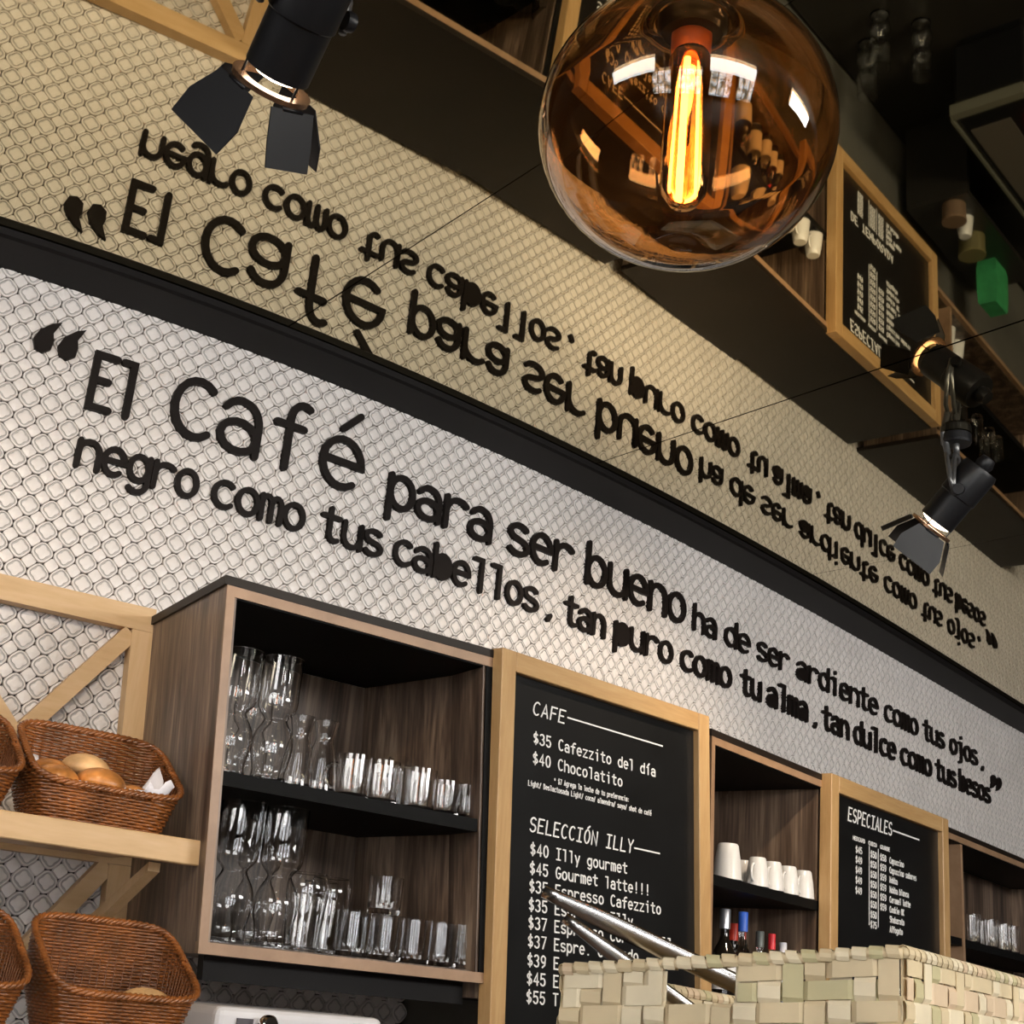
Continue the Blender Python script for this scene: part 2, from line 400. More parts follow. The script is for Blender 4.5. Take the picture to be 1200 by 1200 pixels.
# ================================================================== STROKE LETTERS
def arc(cx,cy,rx,ry,a0,a1,n=10): return [(cx+rx*math.cos(math.radians(a0+(a1-a0)*i/n)),cy+ry*math.sin(math.radians(a0+(a1-a0)*i/n))) for i in range(n+1)]
def oval(cx,cy,rx,ry,n=18): return ('o',arc(cx,cy,rx,ry,0,360,n)[:-1])
A_=1.42
G={
'o':[oval(.5,.5,.47,.5)],
'c':[arc(.55,.5,.5,.5,50,310,14)],
'e':[[(.04,.52),(.97,.52)]+arc(.5,.5,.47,.5,4,308,16)],
'a':[arc(.45,.62,.42,.38,150,70,4)+arc(.5,.55,.42,.45,60,0,4)+[(.92,0)],oval(.46,.29,.44,.29,14)],
'b':[[(.04,A_),(.04,0)],oval(.5,.5,.46,.5)],'d':[[(.96,A_),(.96,0)],oval(.5,.5,.46,.5)],
'p':[[(.04,1),(.04,-.42)],oval(.5,.5,.46,.5)],'q':[[(.96,1),(.96,-.42)],oval(.5,.5,.46,.5)],
'g':[oval(.5,.52,.45,.47),[(.95,1),(.95,-.05)]+arc(.5,-.05,.45,.36,0,-140,7)],
'h':[[(.04,A_),(.04,0)],arc(.5,.58,.46,.42,180,0,9)+[(.96,0)]],
'n':[[(.04,1),(.04,0)],arc(.5,.58,.46,.42,180,0,9)+[(.96,0)]],
'm':[[(.02,1),(.02,0)],arc(.26,.7,.24,.3,180,0,7)+[(.5,0)],arc(.74,.7,.24,.3,180,0,7)+[(.98,0)]],
'r':[[(.08,1),(.08,0)],arc(.60,.52,.52,.46,180,48,6)],
'u':[[(.04,1),(.04,.42)]+arc(.5,.42,.46,.42,180,360,9)+[(.96,1)],[(.96,1),(.96,0)]],
's':[arc(.5,.76,.42,.24,35,180,7)+arc(.5,.76,.42,.24,200,262,3)+arc(.5,.25,.45,.25,80,0,4)+arc(.5,.25,.45,.25,-20,-150,7)],
't':[[(.42,1.35),(.42,.3)]+arc(.72,.3,.3,.28,180,300,6),[(.02,1),(.92,1)]],
'l':[[(.12,A_),(.6,A_),(.6,0)]],'i':[[(.2,1),(.55,1),(.55,0)],[(.55,1.38),(.55,1.46)]],
'j':[[(.2,1),(.6,1),(.6,-.1)]+arc(.3,-.1,.3,.3,0,-100,5),[(.6,1.38),(.6,1.46)]],
'f':[arc(.78,1.08,.36,.36,60,180,6)+[(.42,0)],[(.02,.92),(.85,.92)]],
'v':[[(0,1),(.5,0),(1,1)]],'z':[[(.05,1),(.95,1),(.05,0),(.95,0)]],'k':[[(.05,A_),(.05,0)],[(.9,1),(.05,.4)],[(.35,.6),(.95,0)]],
'y':[[(.04,1),(.5,.05)],[(.96,1),(.35,-.42)]],
"'":[[(.5,1.45),(.5,1.15)]],'.':[[(.45,.02),(.55,.02)]],',':[[(.55,.08),(.4,-.2)]],'!':[[(.5,A_),(.5,.45)],[(.5,.05),(.5,.1)]],
'/':[[(.1,-.1),(.9,A_)]],':':[[(.5,.1),(.5,.16)],[(.5,.8),(.5,.86)]],'*':[[(.5,1.3),(.5,.7)],[(.2,1.15),(.8,.85)],[(.2,.85),(.8,1.15)]],'-':[[(0,.6),(1,.6)]],'|':[[(.5,-.2),(.5,1.5)]],
'C':[arc(.56,.71,.52,.71,52,308,14)],'A':[[(.02,0),(.5,A_),(.98,0)],[(.2,.45),(.8,.45)]],
'F':[[(.08,0),(.08,A_),(.95,A_)],[(.08,.75),(.8,.75)]],'E':[[(.95,A_),(.05,A_),(.05,0),(.95,0)],[(.05,.74),(.72,.74)]],
'S':[arc(.5,1.06,.44,.36,35,180,7)+arc(.5,1.06,.44,.36,200,262,3)+arc(.5,.36,.46,.36,80,0,4)+arc(.5,.36,.46,.36,-20,-150,7)],
'L':[[(.08,A_),(.08,0),(.95,0)]],'I':[[(.5,A_),(.5,0)],[(.1,A_),(.9,A_)],[(.1,0),(.9,0)]],
'O':[oval(.5,.71,.46,.71)],'N':[[(.05,0),(.05,A_),(.95,0),(.95,A_)]],'Y':[[(.02,A_),(.5,.7),(.98,A_)],[(.5,.7),(.5,0)]],
'G':[arc(.55,.71,.5,.71,52,340,14)+[(1,.65),(.6,.65)]],'P':[[(.05,0),(.05,A_),(.5,A_)]+arc(.5,1.04,.42,.38,80,-90,7)+[(.05,.66)]],
'M':[[(.03,0),(.03,A_),(.5,.5),(.97,A_),(.97,0)]],'K':[[(.05,A_),(.05,0)],[(.95,A_),(.05,.6),(.95,0)]],'T':[[(.02,A_),(.98,A_)],[(.5,A_),(.5,0)]],
'D':[[(.05,0),(.05,A_),(.4,A_)]+arc(.4,.71,.52,.71,85,-85,8)+[(.05,0)]],'R':[[(.05,0),(.05,A_),(.5,A_)]+arc(.5,1.04,.42,.38,80,-90,7)+[(.05,.66)],[(.45,.66),(.95,0)]],
'H':[[(.05,0),(.05,A_)],[(.95,0),(.95,A_)],[(.05,.72),(.95,.72)]],
'$':[arc(.5,1.0,.4,.28,35,180,7)+arc(.5,1.0,.4,.28,200,262,3)+arc(.5,.4,.42,.3,80,0,4)+arc(.5,.4,.42,.3,-20,-150,7),[(.5,1.55),(.5,-.1)]],
'3':[arc(.45,1.06,.42,.34,150,-70,9)+arc(.45,.37,.47,.37,80,-150,10)],'5':[[(.9,A_),(.15,A_),(.1,.78)]+arc(.48,.44,.46,.44,120,-150,11)],
'4':[[(.72,0),(.72,A_),(.04,.42),(.98,.42)]],'0':[oval(.5,.71,.44,.71)],'7':[[(.05,A_),(.95,A_),(.35,0)]],
'9':[oval(.5,.98,.42,.42,14),[(.92,.98),(.8,.3),(.35,0)]],'8':[oval(.5,1.06,.38,.35,12),oval(.5,.36,.44,.36,12)],
}
G['é']=G['e']+[[(.42,1.22),(.8,1.6)]]; G['í']=[[(.2,1),(.55,1),(.55,0)],[(.45,1.22),(.8,1.55)]]; G['Ó']=G['O']+[[(.45,1.6),(.8,1.85)]]
def quote(cx,flip):
    k=-1 if flip else 1
    base=[(0,-.26),(.2,-.18),(.26,0),(.2,.2),(-.02,.26),(-.2,.16),(-.26,0),(-.24,-.02)]
    dr=[(.30,.36),(.10,.28),(-.14,.10),(-.24,-.10),(-.16,-.28),(.02,-.32),(.18,-.22),(.20,-.04),(.16,.10)]
    return ('f',[(cx+k*x,1.05+k*y) for x,y in dr])
G['“']=[quote(.25,0),quote(.8,0)]; G['”']=[quote(.25,1),quote(.8,1)]
def stroke(mb,pts,w,mapf,d0,d1,closed=False):
    P=[Vector((x,y)) for x,y in pts]; m=len(P); L=[];Rr=[]
    def nrm(a,b):
        d=(b-a); d=d.normalized() if d.length>1e-9 else Vector((1,0)); return Vector((-d.y,d.x))
    for i in range(m):
        if closed: n1,n2=nrm(P[i-1],P[i]),nrm(P[i],P[(i+1)%m])
        else: n1=nrm(P[max(i-1,0)],P[max(i,1)]); n2=nrm(P[min(i,m-2)],P[min(i+1,m-1)])
        nn=n1+n2
        nn=nn.normalized() if nn.length>1e-3 else n1
        k=min(1.5,1/max(.3,nn.dot(n1))); L.append(P[i]+nn*w/2*k); Rr.append(P[i]-nn*w/2*k)
    if closed:
        vs=[];nf=[]
        for a,b in zip(L,Rr): vs+=[mapf(a.x,a.y,d1),mapf(b.x,b.y,d1),mapf(a.x,a.y,d0),mapf(b.x,b.y,d0)]
        for i in range(m):
            a=4*i;b=4*((i+1)%m); nf+=[(a,a+1,b+1,b),(a+2,a,b,b+2),(a+1,a+3,b+3,b+1)]
        mb.add(vs,nf); return
    def cap(c,a,b,sgn):   # half-round end going from a to b around c
        out=[]; v=a-c
        for k in (1,2,3):
            t=sgn*PI*k/4; out.append(c+Vector((v.x*math.cos(t)-v.y*math.sin(t),v.x*math.sin(t)+v.y*math.cos(t))))
        return out
    loop=L+cap(P[-1],L[-1],Rr[-1],-1)+Rr[::-1]+cap(P[0],Rr[0],L[0],-1)
    n=len(loop); vs=[mapf(q.x,q.y,d1) for q in loop]+[mapf(q.x,q.y,d0) for q in loop]
    fs=[(k,(k+1)%n,(k+1)%n+n,k+n) for k in range(n)]
    ridx=lambda i:len(L)+3+(m-1-i)
    for i in range(m-1): fs.append((i+1,i,ridx(i),ridx(i+1)))
    e=[m-1,m,m+1,m+2,m+3]; fs.append(tuple(e)); fs.append((n-3,n-2,n-1,0,n-4))
    mb.add(vs,fs)
def glyph(mb,ch,mapf,w,d0,d1,fill=False):
    for st in G[ch]:
        if isinstance(st,tuple) and st[0]=='o':
            pts=[mapf[0](x,y) for x,y in st[1]]; stroke(mb,pts,w,mapf[1],d0,d1,True)
            if fill: mb.add([mapf[1](x,y,d1) for x,y in pts],[tuple(range(len(pts)))])
        elif isinstance(st,tuple):
            pts=[mapf[0](x,y) for x,y in st[1]]; n=len(pts)
            mb.add([mapf[1](x,y,d1) for x,y in pts]+[mapf[1](x,y,d0) for x,y in pts],[tuple(reversed(range(n)))]+[(k,(k+1)%n,(k+1)%n+n,k+n) for k in range(n)])
        else: stroke(mb,[mapf[0](x,y) for x,y in st],w,mapf[1],d0,d1)

# wall quote: (word, column of its left edge, column of its right edge, x-height, stroke, letters filled in)
Z1,Z2=.797,.701
def lay_words(root,words,zb):
    for txt,c0,c1,xh,sw,fillc in words:
        if c0>650: c0+=.8; c1-=1.6
        s0=s_at_col(c0,zb)+sw/2; s1=s_at_col(c1,zb)-sw/2; n=len(txt); adv=(s1-s0)/(n-.14)
        for i,ch in enumerate(txt):
            gw=adv*.86; ox=s0+adv*i
            if ch in ',': gw=xh*.9
            if ch in '“”': gw=(xh-sw)*(.80 if ch=='“' else 1.25); ox=s0
            mb=MB(); k=(xh-sw)
            hh=k*1.0
            mf=(lambda x,y,ox=ox,gw=gw,k=k: (ox+x*gw, zb+sw/2+y*k))
            mp=(lambda s,z,d: wp(s,z,d))
            glyph(mb,ch,(mf,mp),sw,.001,.0105,fill=ch in fillc)
            mb.build('letter',M_BLACK,root)
line1=thing('wall_lettering','upper line of raised black letters beginning “El Café para ser bueno','wall lettering',wp(s_at_col(600,Z1),Z1,.004))
line2=thing('wall_lettering','lower line of raised black letters beginning negro como tus cabellos','wall lettering',wp(s_at_col(600,Z2),Z2,.004))
lay_words(line1,[('“',20,70,.095,.0112,''),('El',97,160,.072,.0112,''),('C',192,250,.080,.0125,''),('a',249,305,.100,.0125,''),('f',312,358,.094,.0125,''),('é',369,424,.098,.0125,''),
 ('para',451,577,.068,.0112,''),('ser',592,672,.067,.0112,''),('bueno',684,805,.069,.0112,''),('ha',811,842,.047,.0078,''),('de',848,881,.047,.0078,''),
 ('ser',886,927,.047,.0078,''),('ardiente',933,1031,.047,.0078,'a'),('como',1036,1078,.048,.0078,'m'),('tus',1082,1109,.048,.0078,''),('ojos',1113,1148,.048,.0078,''),(',',1148,1156,.04,.0088,'')],Z1)
lay_words(line2,[('negro',84,231,.050,.0088,''),('como',244,356,.050,.0088,''),('tus',372,448,.050,.0088,''),('cabellos',458,631,.050,.0088,'b'),(',',634,650,.042,.0088,''),
 ('tan',659,711,.049,.0088,''),('puro',718,790,.050,.0088,'p'),('como',796,859,.049,.0088,'m'),('tu',867,894,.049,.0088,''),('alma',898,949,.049,.0088,'a'),(',',950,962,.04,.0088,''),
 ('tan',963,997,.049,.0088,''),('dulce',1000,1052,.049,.0088,''),('como',1055,1094,.049,.0088,'m'),('tus',1096,1123,.049,.0088,''),('besos',1124,1163,.049,.0088,'b'),('”',1161,1175,.075,.0088,'')],Z2)

# ================================================================== WALL UNITS
FC1=Fr((-.362,1.749),(-.009,2.016),(-.506,.863),.088)
FB1=Fr((.006,2.001),(.372,2.351),(-.69,.724),.080)
FC2=Fr((.391,2.445),(.688,2.815),(-.78,.626),.045)
FB2=Fr((.690,2.780),(1.081,3.244),(-.765,.644),0)
FC3=Fr((1.094,3.321),(1.46,3.783),(-.785,.62),.03)
def cabinet(F,label,L,D,vdiv=None,mid=.252):
    r=thing('open_wall_cabinet',label,'cabinet',F(L/2,D/2,.03)); t=.016; zb,zt=.03,.488
    for (a,b_) in ((0,t),(L-t,L)):
        F.box(MB(),a,b_,.002,D,zb,zt).build('side_panel',M_WALNUT,r)
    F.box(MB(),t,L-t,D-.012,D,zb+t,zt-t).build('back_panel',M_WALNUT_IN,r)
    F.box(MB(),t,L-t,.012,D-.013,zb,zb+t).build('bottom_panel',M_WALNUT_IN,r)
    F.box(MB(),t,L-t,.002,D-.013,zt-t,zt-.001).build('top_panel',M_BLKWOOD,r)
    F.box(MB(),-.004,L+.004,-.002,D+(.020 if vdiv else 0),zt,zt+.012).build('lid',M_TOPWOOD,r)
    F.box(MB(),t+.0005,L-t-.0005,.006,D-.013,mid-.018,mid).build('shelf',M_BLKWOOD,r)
    e=MB(); F.box(e,0,L,-.001,.0018,zt-.014,zt)
    e.build('edge_strip',M_WALNUT_EDGE,r); e=MB(); F.box(e,0,L,-.001,.0115,zb,zb+.014)
    F.box(MB(),0,.012,-.001,.0018,zb+.014,zt-.014).build('side_strip',M_WALNUT_EDGE if not vdiv else M_BLKWOOD,r)
    e.build('edge_strip',M_WALNUT_EDGE,r)
    F.box(MB(),L-.012,L,-.001,.0018,zb+.014,zt-.014).build('side_strip',M_BLKWOOD,r)
    F.box(MB(),.02,L-.02,.03,.05,zb-.03,zb-.0005).build('light_rail',M_TRIM,r)
    if vdiv: F.box(MB(),vdiv,vdiv+.014,.003,D-.014,zb+t,zt-t).build('divider',M_WALNUT_EDGE,r)
    return r
cabinet(FC1,'open walnut cabinet beside the wicker baskets, holding tall glasses on two shelves',.443,.318)
cabinet(FC2,'open walnut cabinet between the two menu boards, white cups above small bottles',.475,.262)
cabinet(FC3,'open walnut cabinet at the right edge with slender tumblers',1.08,.204,vdiv=.112)
def closed(F,label,L,D):
    r=thing('closed_wall_cabinet',label,'cabinet',F(L/2,D/2,0))
    F.box(MB(),.006,L-.006,.034,D,.01,.486).build('cabinet_body',M_WALNUT,r)
    F.box(MB(),.0,L,.030,D,.487,.499).build('lid',M_TOPWOOD,r); return r
closed(FB1,'closed dark cabinet behind the large coffee menu board',.506,.325)
closed(FB2,'closed dark cabinet behind the smaller specials menu board',.607,.262)

def menu(F,L,zb,zt,label,fw):
    r=thing('menu_board',label,'menu board',F(L/2,0,zb)); d=.026
    def q(name,a0,a1,z0,z1,m,trim): 
        bevel(F.box(MB(),a0,a1,0,d,z0,z1).build(name,m,r),.0012,1)
    q('frame_post',0,fw,zb,zt,M_OAK,0); q('frame_post',L-fw,L,zb,zt,M_OAK,0)
    q('frame_rail',fw+.0004,L-fw-.0004,zt-fw,zt,M_OAKH,0); q('frame_rail',fw+.0004,L-fw-.0004,zb,zb+fw,M_OAKH,0)
    return F.box(MB(),fw,L-fw,.012,.02,zb+fw,zt-fw).build('blackboard',M_CHALK,r)
def line(F,r,txt,u,z,adv,cap,sw,ital=0,name='text_line',d=.0114):
    mb=MB(); k=cap/A_
    for i,ch in enumerate(txt):
        if ch==' ': continue
        ox=u+i*adv; gw=adv*.72
        mf=(lambda x,y,ox=ox: (ox+x*gw+ital*y*k, z+y*k))
        mp=(lambda a,b,dd: F(a,d+.0004-dd,b))
        # strip the board lean the frame already applies
        glyph(mb,ch,(mf,mp),sw,0,.0009)
    return tag(mb.build(name,M_WHITE,r),kind='stuff')
def rule(F,r,u0,u1,z,w_,vert=None,d=.0112):
    mb=MB()
    if vert is None: F.box(mb,u0,u1,d,d+.0006,z-w_/2,z+w_/2)
    else: F.box(mb,u0-w_/2,u0+w_/2,d,d+.0006,vert,z)
    mb.build('rule',M_WHITE,r)
B1=menu(FB1,.506,-.10,.502,'large oak-framed blackboard menu headed CAFE','.' and .030)
ub=lambda u,z:u-FB1.lean*(.49-z)
L1=[('$35 Cafezzito del día',.3755),('$40 Chocolatito',.3425),('$40 Illy gourmet',.213),('$45 Gourmet latte!!!',.1865),('$35 Espresso Cafezzito',.161),('$35 Espresso Illy',.135),
    ('$37 Espresso cortado Ill',.109),('$37 Espre. cortado',.083),('$39 E',.058),('$45 E',.033),('$55 T',.008+.0)]
zz=[.3775,.3475,.2155,.1885,.163,.137,.112,.0865,.0605,.0355,.0105]
for (t,_),z in zip(L1,zz): line(FB1,B1,t,.0825,z,.0140,.0160,.0023)
line(FB1,B1,'$55 T',.0825,.0345-.0, .0140,.0001,.0001) if False else None
line(FB1,B1,'CAFE',.079,.420,.0190,.0195,.0024,.18); rule(FB1,B1,.157,.392,.4305,.0024)
line(FB1,B1,'SELECCIÓN ILLY',.079,.2485,.0172,.0200,.0024,.15); rule(FB1,B1,.320,.385,.257,.0024)
line(FB1,B1,'* $7 Agrega la leche de tu preferencia:',.130,.3265,.00455,.0075,.0011,name='small_print')
line(FB1,B1,'Light/ Deslactosada Light/ coco/ almendra/ soya/ shot de café',.074,.3135,.00475,.0075,.0011,name='small_print')
B2=menu(FB2,.600,.0,.502,'smaller oak-framed blackboard menu headed ESPECIALES',.034)
line(FB2,B2,'ESPECIALES',.098,.4235,.0218,.0265,.0034,.15); rule(FB2,B2,.318,.458,.4350,.0034)
line(FB2,B2,'MEDIANO  CHICO  GRANDE',.122,.388,.0082,.0075,.0016,name='small_print')
rule(FB2,B2,.199,0,.386,.0022,vert=.226); rule(FB2,B2,.243,0,.386,.0022,vert=.226)
nm=['Capuccino','Capuccino sabores','Mokka','Mokka blanca','Caramel latte','Cookie OK','Shakerato','Affogato']
for i,t in enumerate(nm):
    z=.3640-.0203*i; line(FB2,B2,t,.300,z,.0083,.0120,.0020)
    line(FB2,B2,'$75' if i==7 else '$50',.2055,z,.0105,.0125,.0021,name='price')
    if i<6: line(FB2,B2,'$58' if i==0 else '$59',.2530,z,.0105,.0125,.0021,name='price')
    if i<5: line(FB2,B2,'$45' if i==0 else '$49',.1350,z,.0105,.0125,.0021,name='price')

line(FB2,B2,'DE TEMPORADA',.098,.132,.0205,.0215,.0032,.15)
rule(FB2,B2,.199,0,.120,.0022,vert=.045); rule(FB2,B2,.243,0,.120,.0022,vert=.045)
for i,t in enumerate(['Frappe','Moka frappe','Chai','Te helado']):
    z=.104-.0165*i; line(FB2,B2,t,.300,z,.0083,.0120,.0020)
    for u in (.1350,.2055,.2530): line(FB2,B2,'$55',u,z,.0105,.0125,.0021,name='price')
# ================================================================== GLASSWARE
def proto(name,prof_o,prof_i,n=28,m=None,extra=None):
    mb=MB(); mb.lathe(prof_o+prof_i[::-1],n); 
    if extra: extra(mb)
    o=mb.build(name,m or M_GLASS,smooth=50); return o
def walled(pts,t=.0014,foot=.006):
    inner=[(max(r-t,.0005),z) for r,z in pts if z>foot+.001]; inner=[(0,foot)]+[(inner[0][0],foot)]+inner
    return [(0,0)]+pts, inner
def smooth_prof(ks,n=4):
    out=[]
    for i in range(len(ks)-1):
        p0=ks[max(i-1,0)];p1=ks[i];p2=ks[i+1];p3=ks[min(i+2,len(ks)-1)]
        for j in range(n):
            t=j/n; out.append(tuple(.5*((2*p1[k])+(-p0[k]+p2[k])*t+(2*p0[k]-5*p1[k]+4*p2[k]-p3[k])*t*t+(-p0[k]+3*p1[k]-3*p2[k]+p3[k])*t**3) for k in (0,1)))
    return out+[ks[-1]]
HUR=smooth_prof([(.026,0),(.0255,.006),(.023,.018),(.0285,.045),(.0265,.066),(.0170,.084),(.0170,.090),(.0270,.104),(.0275,.130),(.028,.172)])
HUR2=[(r*1.04,z*1.045) for r,z in HUR]
CAR=smooth_prof([(.0235,0),(.0235,.004),(.0225,.02),(.0175,.055),(.0128,.072),(.0160,.090),(.0172,.098)])
TUM=[(.022,0),(.0235,.003),(.0240,.020),(.0245,.060)]
LOW=[(.021,0),(.0225,.003),(.0235,.020),(.0240,.050)]
BIG=smooth_prof([(.021,0),(.022,.004),(.024,.03),(.0275,.062),(.0285,.082),(.0255,.097),(.024,.100)])
SLM=[(.015,0),(.0165,.003),(.0175,.03),(.0185,.072)]
def handle(mb,r=.024,z0=.012,z1=.046,out=.016,rad=.0032,a=0,M=None):
    p=[]
    for i in range(11):
        t=PI*i/10-PI/2; p.append(Vector(((r-.001)+out*math.cos(t),0,(z0+z1)/2+(z1-z0)/2*math.sin(t))))
    Rz=Matrix.Rotation(a,4,'Z'); mb.tube([Rz@q for q in p],rad,8)
protos={}
def gl(kind,F,px,v,z,label,group,rot=0,cat='glass',name=None):
    P=F(F.u_at(px,v,z),v,z)
    if kind not in protos:
        pr={'hurricane_glass':(HUR,.005),'tall_hurricane_glass':(HUR2,.005),'flared_glass':(CAR,.006),'tumbler':(TUM,.007),'glass_mug':(TUM,.007),'low_tumbler':(LOW,.007),'wide_glass':(BIG,.006),'slim_tumbler':(SLM,.006)}[kind]
        o=proto(name or kind,*walled(pr[0],foot=pr[1]))
        if kind=='glass_mug':
            hb=MB(); handle(hb); hh=hb.build('handle',M_GLASS,o,smooth=True)
        protos[kind]=o
    else:
        o=copy_tree(protos[kind])
    o.location=P; o.rotation_euler=(0,0,rot); tag(o,label,cat,group); return o
ZU,ZL=.2525,.0465
gl('hurricane_glass',FC1,263,.07,ZU,'curvy hurricane glass against the left side of the upper shelf','glasses on the upper shelf')
gl('hurricane_glass',FC1,312,.06,ZU,'tallest curvy hurricane glass standing free on the upper shelf','glasses on the upper shelf')
gl('hurricane_glass',FC1,282,.17,ZU,'hurricane glass set back behind the front pair on the upper shelf','glasses on the upper shelf')
gl('flared_glass',FC1,344,.05,ZU,'slender waisted glass next right of the hurricane glasses, upper shelf','glasses on the upper shelf')
gl('flared_glass',FC1,372,.05,ZU,'slender waisted glass beside the first glass mug, upper shelf','glasses on the upper shelf')
gl('glass_mug',FC1,410,.05,ZU,'glass mug with its handle towards the waisted glasses, upper shelf','glasses on the upper shelf',rot=FC1.rot()+PI*.9)
gl('glass_mug',FC1,444,.05,ZU,'second glass mug on the upper shelf, under the raised back glass','glasses on the upper shelf',rot=FC1.rot()+PI*.2)
gl('wide_glass',FC1,466,.20,ZU,'wide bowed glass standing at the back of the upper shelf','glasses on the upper shelf')
gl('tumbler',FC1,488,.05,ZU,'plain tumbler in the middle of the upper shelf front','glasses on the upper shelf')
gl('low_tumbler',FC1,518,.05,ZU,'low tumbler second from the right end of the upper shelf','glasses on the upper shelf')
gl('low_tumbler',FC1,546,.05,ZU,'low tumbler at the right end of the upper shelf','glasses on the upper shelf')
gl('tall_hurricane_glass',FC1,262,.07,ZL,'large hurricane glass against the left side of the lower shelf','glasses on the lower shelf')
gl('tall_hurricane_glass',FC1,290,.132,ZL,'large hurricane glass between two others on the lower shelf','glasses on the lower shelf')
gl('tall_hurricane_glass',FC1,316,.06,ZL,'large hurricane glass rightmost of the three on the lower shelf','glasses on the lower shelf')
gl('wide_glass',FC1,351,.05,ZL,'wide bowed glass beside the lower hurricane glasses','glasses on the lower shelf')
gl('wide_glass',FC1,378,.07,ZL,'wide bowed glass next to the lower tumblers','glasses on the lower shelf')
gl('wide_glass',FC1,366,.15,ZL,'wide bowed glass behind the front two on the lower shelf','glasses on the lower shelf')
gl('tumbler',FC1,410,.05,ZL,'lower-shelf tumbler with a small glass stacked behind its rim','glasses on the lower shelf')
gl('tumbler',FC1,426,.14,ZL,'tumbler in the second row of the lower shelf','glasses on the lower shelf')
t1=gl('tumbler',FC1,449,.055,ZL,'lower tumbler of the stacked pair on the lower shelf','glasses on the lower shelf')
t2=gl('low_tumbler',FC1,449,.055,ZL+.0605,'upper glass of the stacked pair on the lower shelf','glasses on the lower shelf')
gl('tumbler',FC1,482,.05,ZL,'bright tumbler third from the right on the lower shelf','glasses on the lower shelf')
gl('tumbler',FC1,514,.05,ZL,'tumbler second from the right on the lower shelf','glasses on the lower shelf')
gl('tumbler',FC1,541,.05,ZL,'tumbler at the right end of the lower shelf','glasses on the lower shelf')
for i,(px,v) in enumerate([(1141,.04),(1153,.07),(1162,.04),(1171,.08),(1178,.04),(1188,.04)]):
    gl('slim_tumbler',FC3,px,v,ZU+.0005,['slim tumbler nearest the divider in the right-edge cabinet','second slim tumbler from the divider, right-edge cabinet','third slim tumbler from the divider, right-edge cabinet','slim tumbler in the back row, right-edge cabinet','fifth slim tumbler from the divider, right-edge cabinet','slim tumbler at the far end of the row, right-edge cabinet'][i],'slim tumblers on the right-edge shelf')
# cups, upside down
def cup_proto(name,k=1.0):
    prof=[(.0,.058*k),(.0155*k,.058*k),(.0175*k,.055*k),(.0210*k,.034*k),(.0238*k,.004*k),(.0243*k,0),(.0222*k,0),(.0195*k,.030*k),(.0155*k,.051*k),(0,.053*k)]
    o=MB().lathe(prof,28).build(name,M_CERAM,smooth=50)
    hb=MB(); handle(hb,.0212*k,.010*k,.044*k,.013*k,.0030*k); hb.build('handle',M_CERAM,o,smooth=True); return o
cup0=cup_proto('coffee_cup')
clabs=['largest upturned white cup, against the large menu board','upturned white cup overlapped by the largest cup','third upturned white cup from the large menu board','fourth upturned white cup from the large menu board','upturned white cup second from the specials board','upturned white cup nearest the specials board']
for i,(px,v,k) in enumerate([(852,.030,1.10),(870,.070,.88),(887,.025,.92),(905,.025,.92),(923,.025,.92),(941,.025,.92)]):
    o=cup0 if i==0 else copy_tree(cup0)
    o.location=FC2(FC2.u_at(px,v,ZU),v,ZU+.0003); o.rotation_euler=(0,0,math.radians(238 if i else 60)); o.scale=(k,k,k)
    tag(o,clabs[i],'cup','upturned cups on the shelf')
for i,(px,v,z,lab) in enumerate([(0,.06,ZL,'white cup on the floor of the right-edge cabinet'),(0,.07,ZL+.0,'white cup beside another low in the right-edge cabinet')]):
    o=copy_tree(cup0); o.location=FC3(.235+.095*i,v,z+.0003); o.rotation_euler=(0,0,1.2+i); o.scale=(1.15,1.15,1.15); tag(o,lab,'cup','cups low in the right-edge cabinet')
tp=thing('teapot','white teapot low in the right-edge cabinet, seen in the ceiling mirror','teapot',FC3(.165,.08,ZL))
Mt=Matrix.Translation(FC3(.165,.08,ZL+.0003))
MB().lathe(smooth_prof([(0,0),(.024,0),(.036,.02),(.036,.045),(.02,.068),(.012,.072)]),24,Mt).build('pot_body',M_CERAM,tp,smooth=True)
MB().lathe(smooth_prof([(.014,.0722),(.010,.082),(.004,.086),(.007,.094),(0,.1)]),20,Mt).build('lid',M_CERAM,tp,smooth=True)
MB().tube([Mt@Vector(p) for p in ((.034,0,.03),(.05,0,.045),(.058,0,.066))],[.008,.006,.004],10).build('spout',M_CERAM,tp,smooth=True)
hb=MB(); hb.tube([Mt@Vector((-.034-.016*math.cos(a),0,.038+.02*math.sin(a))) for a in [(-.5+i/10)*PI for i in range(11)]],.0035,8); hb.build('handle',M_CERAM,tp,smooth=True)

# bottles in the middle cabinet
def bottle(px,v,ztop,r,body,cap,capcol,label,labelcol=None):
    P=FC2(FC2.u_at(px,v,ztop),v,ZL); h=ztop-ZL
    t=thing('bottle',label,'bottle',P,'small bottles under the cups'); T=Matrix.Translation(P)
    MB().lathe(smooth_prof([(0,.0003),(r,.0003),(r,.004),(r,h*.45),(r*.92,h*.53),(r*.42,h*.66),(r*.36,h*.78)],3),20,T).build('body',body,t,smooth=True)
    MB().lathe([(0,h*.782),(r*.46,h*.782),(r*.46,h*.99),(r*.42,h),(0,h)],18,T).build('cap',capcol,t,smooth=50)
    if labelcol: MB().lathe([(r*1.02,h*.12),(r*1.03,h*.12),(r*1.03,h*.42),(r*1.02,h*.42)],20,T,closed=True).build('paper_label',labelcol,t,smooth=50)
dk=plain('dark_bottle_glass',(.01,.008,.006),.08); am=glass('amber_bottle_glass',(.5,.2,.05)); cl=M_GLASS
P_=lambda n,c,r=.4,m=0: plain(n,c,r,m)
